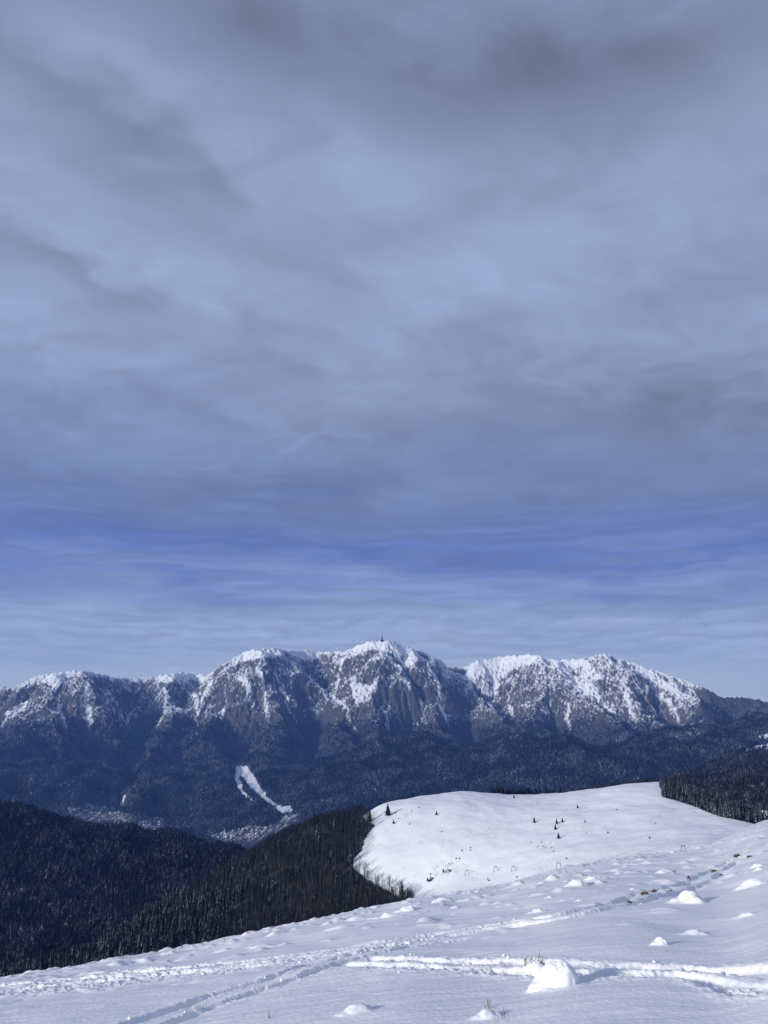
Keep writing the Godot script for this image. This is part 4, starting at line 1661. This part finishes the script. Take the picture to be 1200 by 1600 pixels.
	# grass tips along the brow
	for k in 70:
		var px := 640.0 + 400.0 * pow(rng.randf(), 0.7)
		if k > 52:
			px = 120.0 + 500.0 * rng.randf()
		var py := fg_edge(px) + 1.0 + 7.0 * rng.randf()
		var p := fg_hit(px, py)
		if p == Vector3.ZERO:
			continue
		p.y = ground(p.x, p.z)
		tuft(p, 0.10 + 0.12 * rng.randf(), 800 + k, 12, 2.5, "sparse dry grass tips showing along the brow of the slope", "grass along the brow")
	# crumbs thrown up by the wheels
	var st := SurfaceTool.new()
	st.begin(Mesh.PRIMITIVE_TRIANGLES)
	var ico := SphereMesh.new()
	ico.radial_segments = 8
	ico.rings = 4
	var arr := ico.get_mesh_arrays()
	var v: PackedVector3Array = arr[Mesh.ARRAY_VERTEX]
	var nz := noise(90, 1.7, 2)
	for k in arr[Mesh.ARRAY_INDEX]:
		st.add_vertex(v[k] * 2.0 * (1.0 + 0.5 * nz.get_noise_3dv(v[k] * 2.2)))
	st.generate_normals()
	var xf := []
	var tries := 0
	while xf.size() < 220 and tries < 200000:
		tries += 1
		var x := rng.randf_range(-7.0, 12.0)
		var z := rng.randf_range(-24.0, -5.0)
		var t := tr_at(x, z)
		if rng.randf() > t.y * 0.8 or t.x < -0.02:
			continue
		var sc := 0.006 + 0.022 * pow(rng.randf(), 3.0)
		var b := Basis(Vector3(rng.randf() - 0.5, rng.randf() - 0.5, rng.randf() - 0.5).normalized(), rng.randf() * TAU).scaled(Vector3(sc, sc * 0.8, sc * 1.1))
		xf.append(Transform3D(b, Vector3(x, ground(x, z) + sc * 0.4, z)))
	var o := crowd("snow_crumbs", st.commit(), snow_mat, xf, PackedColorArray())
	stuff(o, "loose crumbs of snow thrown up along the vehicle tracks", "snow")
	stage("details %d" % xf.size())

# ---------------------------------------------------------------- built things
func box(st: SurfaceTool, c: Vector3, s: Vector3) -> void:
	var m := BoxMesh.new()
	m.size = s
	st.append_from(m, 0, Transform3D(Basis(), c))

func boxed(c: Vector3, s: Vector3) -> ArrayMesh:
	var st := SurfaceTool.new()
	st.begin(Mesh.PRIMITIVE_TRIANGLES)
	box(st, c, s)
	return st.commit()

func tube(a: Vector3, b: Vector3, ra: float, rb: float, sides := 8) -> ArrayMesh:
	var st := SurfaceTool.new()
	st.begin(Mesh.PRIMITIVE_TRIANGLES)
	limb(st, a, b, ra, rb, sides)
	st.generate_normals()
	return st.commit()

func gable(w: float, d: float, y: float, rise: float, over: float) -> ArrayMesh:
	var st := SurfaceTool.new()
	st.begin(Mesh.PRIMITIVE_TRIANGLES)
	var x := w * 0.5 + over
	var z := d * 0.5 + over
	var a := Vector3(-x, y, -z)
	var b := Vector3(x, y, -z)
	var c := Vector3(x, y, z)
	var e := Vector3(-x, y, z)
	var p := Vector3(-x, y + rise, 0)
	var q := Vector3(x, y + rise, 0)
	for t in [[a, p, b], [b, p, q], [e, c, p], [c, q, p], [a, e, p], [b, q, c], [a, b, c], [a, c, e]]:
		for vv in t:
			st.add_vertex(vv)
	st.generate_normals()
	return st.commit()

func build_lift() -> void:
	var steel := plain(Color(0.035, 0.037, 0.045), 0.6)
	var snow := plain(Color(0.8, 0.82, 0.85), 0.8)
	var timber := plain(Color(0.045, 0.040, 0.042), 0.9)
	var pale := plain(Color(0.42, 0.43, 0.45), 0.9)
	for l in [[730, 1368, 6.8, 6.6, "drag lift portal at the lower end of the row, nearest the lift huts"], [775, 1362, 6.8, 7.2, "drag lift portal second along the row from the lift huts"], [802.5, 1361, 6.2, 6.4, "drag lift portal third along the row from the lift huts"],
		[873.5, 1360.5, 10.5, 8.2, "tallest drag lift portal, standing above the brow of the slope"], [1068, 1329.5, 6.5, 6.4, "last drag lift portal, alone behind the brow far up the row"]]:
		var p := hit(near_hill, l[0], l[1])
		if p == Vector3.ZERO:
			continue
		var k := Vector2(p.x, p.z).length() / FOCAL
		var h: float = l[2] * k
		var w: float = l[3] * k
		var o := thing("lift_portal", p, -atan2(p.x, -p.z), l[4], "ski lift", "drag lift portals on the meadow")
		var rad := 0.20
		inst("leg", tube(Vector3(-w * 0.5, -0.5, 0), Vector3(-w * 0.30, h * 0.93, 0), rad, rad * 0.8), steel, o)
		inst("leg", tube(Vector3(w * 0.5, -0.5, 0), Vector3(w * 0.30, h * 0.93, 0), rad, rad * 0.8), steel, o)
		inst("crossbar", tube(Vector3(-w * 0.34, h * 0.95, 0), Vector3(w * 0.34, h * 0.95, 0), rad, rad), steel, o)
		for sx in [-1, 1]:
			inst("pulley", tube(Vector3(sx * w * 0.2, h * 0.86, -0.12), Vector3(sx * w * 0.2, h * 0.86, 0.12), 0.3, 0.3, 10), steel, o)
	# the lower station: dark open frame with a snowy roof and a return wheel on a post
	var p := hit(near_hill, 672, 1377)
	var o := thing("lift_station", p, 0.3, "dark lift station with snow on top and a round wheel on its post", "lift station")
	inst("platform", boxed(Vector3(0, 0.3, 0), Vector3(5.8, 1.0, 3.2)), timber, o)
	for x in [-2.3, 0.2, 2.3]:
		inst("post", boxed(Vector3(x, 1.5, 0), Vector3(0.7, 2.2, 1.6)), timber, o)
	inst("snow_cap", gable(2.6, 2.4, 2.2, 0.9, 0.2), snow, o)
	inst("mast", tube(Vector3(0.4, 1, 0), Vector3(0.4, 5.6, 0), 0.16, 0.14), steel, o)
	inst("wheel", tube(Vector3(0.4, 5.5, -0.3), Vector3(0.4, 6.1, 0.3), 0.75, 0.75, 12), steel, o)
	p = hit(near_hill, 698, 1364)
	o = thing("lift_hut", p, -0.2, "low lift hut with a white snowy roof between two dark ends", "hut")
	inst("wall", boxed(Vector3(0, 1.0, 0), Vector3(4.2, 2.4, 3.0)), pale, o)
	inst("roof", gable(4.2, 3.0, 2.2, 0.8, 0.25), snow, o)
	inst("door", boxed(Vector3(-0.4, 1.0, 1.53), Vector3(0.8, 1.8, 0.06)), timber, o)
	inst("porch", boxed(Vector3(-3.0, 1.2, 0), Vector3(1.5, 2.8, 1.6)), timber, o)
	inst("post", boxed(Vector3(3.1, 1.2, 0), Vector3(0.9, 2.6, 0.9)), timber, o)
	# a rope and pickets above the hut
	p = hit(near_hill, 706, 1355)
	o = thing("rope_fence", p, 0.0, "short dark rope fence on pickets above the low lift hut", "fence")
	for k in 6:
		inst("picket", tube(Vector3(-6.0 + 2.4 * k, -0.6 + 0.35 * k, -k * 1.0), Vector3(-6.0 + 2.4 * k, 1.2 + 0.35 * k, -k * 1.0), 0.14, 0.12, 6), steel, o)
		if k > 0:
			inst("rope", tube(Vector3(-6.0 + 2.4 * (k - 1), 0.75 + 0.35 * k, -(k - 1) * 1.0), Vector3(-6.0 + 2.4 * k, 1.1 + 0.35 * k, -k * 1.0), 0.1, 0.1, 5), steel, o)
	# dwarf bushes scattered over the slope
	rng.seed = 31
	for b in [[830, 1317], [846.5, 1316.5], [849, 1323], [852, 1325], [862, 1325], [865, 1330.5], [840, 1324], [916, 1301.5], [950, 1301.5], [964, 1266], [618, 1271], [643, 1268], [713, 1342], [718, 1342], [701, 1350], [705, 1349], [735, 1325], [735, 1329], [722, 1330],
		[764, 1377], [762, 1374], [808, 1371], [885, 1342], [623, 1280], [690, 1300], [860, 1318], [655, 1262], [640, 1289], [1015, 1310], [1024, 1287]]:
		var q := hit(near_hill, b[0], b[1])
		if q != Vector3.ZERO:
			tree_thing("dwarf_bush", "tiny dark bush dotted on the open snowy meadow", "bush", "dwarf bushes on the meadow", q + Vector3(0, -0.15, 0), 1.0 + 0.7 * rng.randf(), 2.6, [["foliage", conifer_mesh(4, 6, 500 + rng.randi() % 5, 0.1, 0.25, false), con_mat]])
	# a pale hut behind the shoulder
	p = hit(near_hill, 1195, 1277)
	if p != Vector3.ZERO:
		o = thing("shelter", p, 0.1, "small pale hut at the end of the spruce grove", "hut")
		inst("wall", boxed(Vector3(0, 2.2, 0), Vector3(4.6, 5.4, 4.0)), pale, o)
		inst("roof", gable(4.6, 4.0, 4.9, 1.4, 0.3), snow, o)
	stage("lift")

func m_hit(px: float, py: float) -> Vector3:
	var q := ray(px, py)
	var r := M_R0
	while r < M_R1 - 20.0:
		var y := m_height(q.x, r)
		if y >= q.y * r:
			return polar(q.x, r, y)
		r += 8.0
	return Vector3.ZERO

func build_far_things() -> void:
	var dark := plain(Color(0.05, 0.052, 0.06), 0.7)
	var grey := plain(Color(0.2, 0.2, 0.21), 0.8)
	var snow := plain(Color(0.52, 0.54, 0.57), 0.8)
	# the transmitter on the highest summit
	var q := ray(597, 1003)
	var best := 0.0
	var at := Vector3.ZERO
	var r := 7600.0
	while r < 9300.0:
		var y := m_height(q.x, r)
		if y / r > best or at == Vector3.ZERO:
			best = y / r
			at = polar(q.x, r, y)
		r += 10.0
	var o := thing("transmitter_tower", at + Vector3(0, -4, 0), 0.0, "dark transmitter tower with a thin mast on the highest summit", "tower")
	inst("building", boxed(Vector3(0, 8, 0), Vector3(40, 20, 26)), dark, o)
	inst("shaft", tube(Vector3(0, 10, 0), Vector3(0, 44, 0), 10.0, 7.0, 12), dark, o)
	inst("platform", tube(Vector3(0, 44, 0), Vector3(0, 50, 0), 9.0, 8.0, 12), dark, o)
	inst("mast", tube(Vector3(0, 48, 0), Vector3(0, 105, 0), 2.6, 1.2, 8), dark, o)
	inst("annex", boxed(Vector3(-52, 6, 0), Vector3(16, 10, 12)), dark, o)
	# the town in the valley, and a few houses up the slope
	rng.seed = 88
	var walls := [plain(Color(0.45, 0.42, 0.38), 0.9), plain(Color(0.30, 0.26, 0.24), 0.9), plain(Color(0.6, 0.58, 0.55), 0.9), plain(Color(0.16, 0.14, 0.14), 0.9)]
	var body := boxed(Vector3(0, 2.5, 0), Vector3(14, 9, 10))
	var roof := gable(14, 10, 7.0, 4.5, 0.9)
	var n := 0
	var tries := 0
	var names := ["snow-roofed house among trees below the long forest clearing", "snow-roofed house on the pale meadow by the side valley", "snow-roofed house of the valley town below the ski run"]
	var groups := ["houses under the cliffs", "houses on the side meadow", "houses of the valley town"]
	while n < 120 and tries < 6000:
		tries += 1
		var k := [0, 0, 1, 2, 2, 2, 2, 2][rng.randi() % 8] as int
		var px := rng.randf_range(100, 212) if k == 0 else (rng.randf_range(214, 254) if k == 1 else rng.randf_range(318, 466))
		var py := rng.randf_range(1256, 1325)
		if not Geometry2D.is_point_in_polygon(Vector2(px, py), towns[k]):
			continue
		# only what the nearer hills leave in view
		if k == 0 and py > 1262.0 + (px - 60.0) * 0.19 or k == 2 and py > 1316.0 - maxf(px - 390.0, 0.0) * 0.55:
			continue
		var p := m_hit(px, py)
		if p == Vector3.ZERO:
			continue
		n += 1
		var hs := thing("house", p, rng.randf() * TAU, names[k], "house", groups[k])
		hs.scale = Vector3(1, 1, 1) * rng.randf_range(0.55, 0.95)
		inst("wall", body, walls[rng.randi() % 4], hs)
		inst("roof", roof, snow, hs)
	stage("houses %d" % n)

# ---------------------------------------------------------------- all
func _ready() -> void:
	t0 = Time.get_ticks_msec()
	set_view()
	stage("sky")
	build_range()
	build_hills()
	build_meadow()
	build_snow_field()
	build_range_forest()
	build_lift()
	build_far_things()
	build_details()
	stage("end")
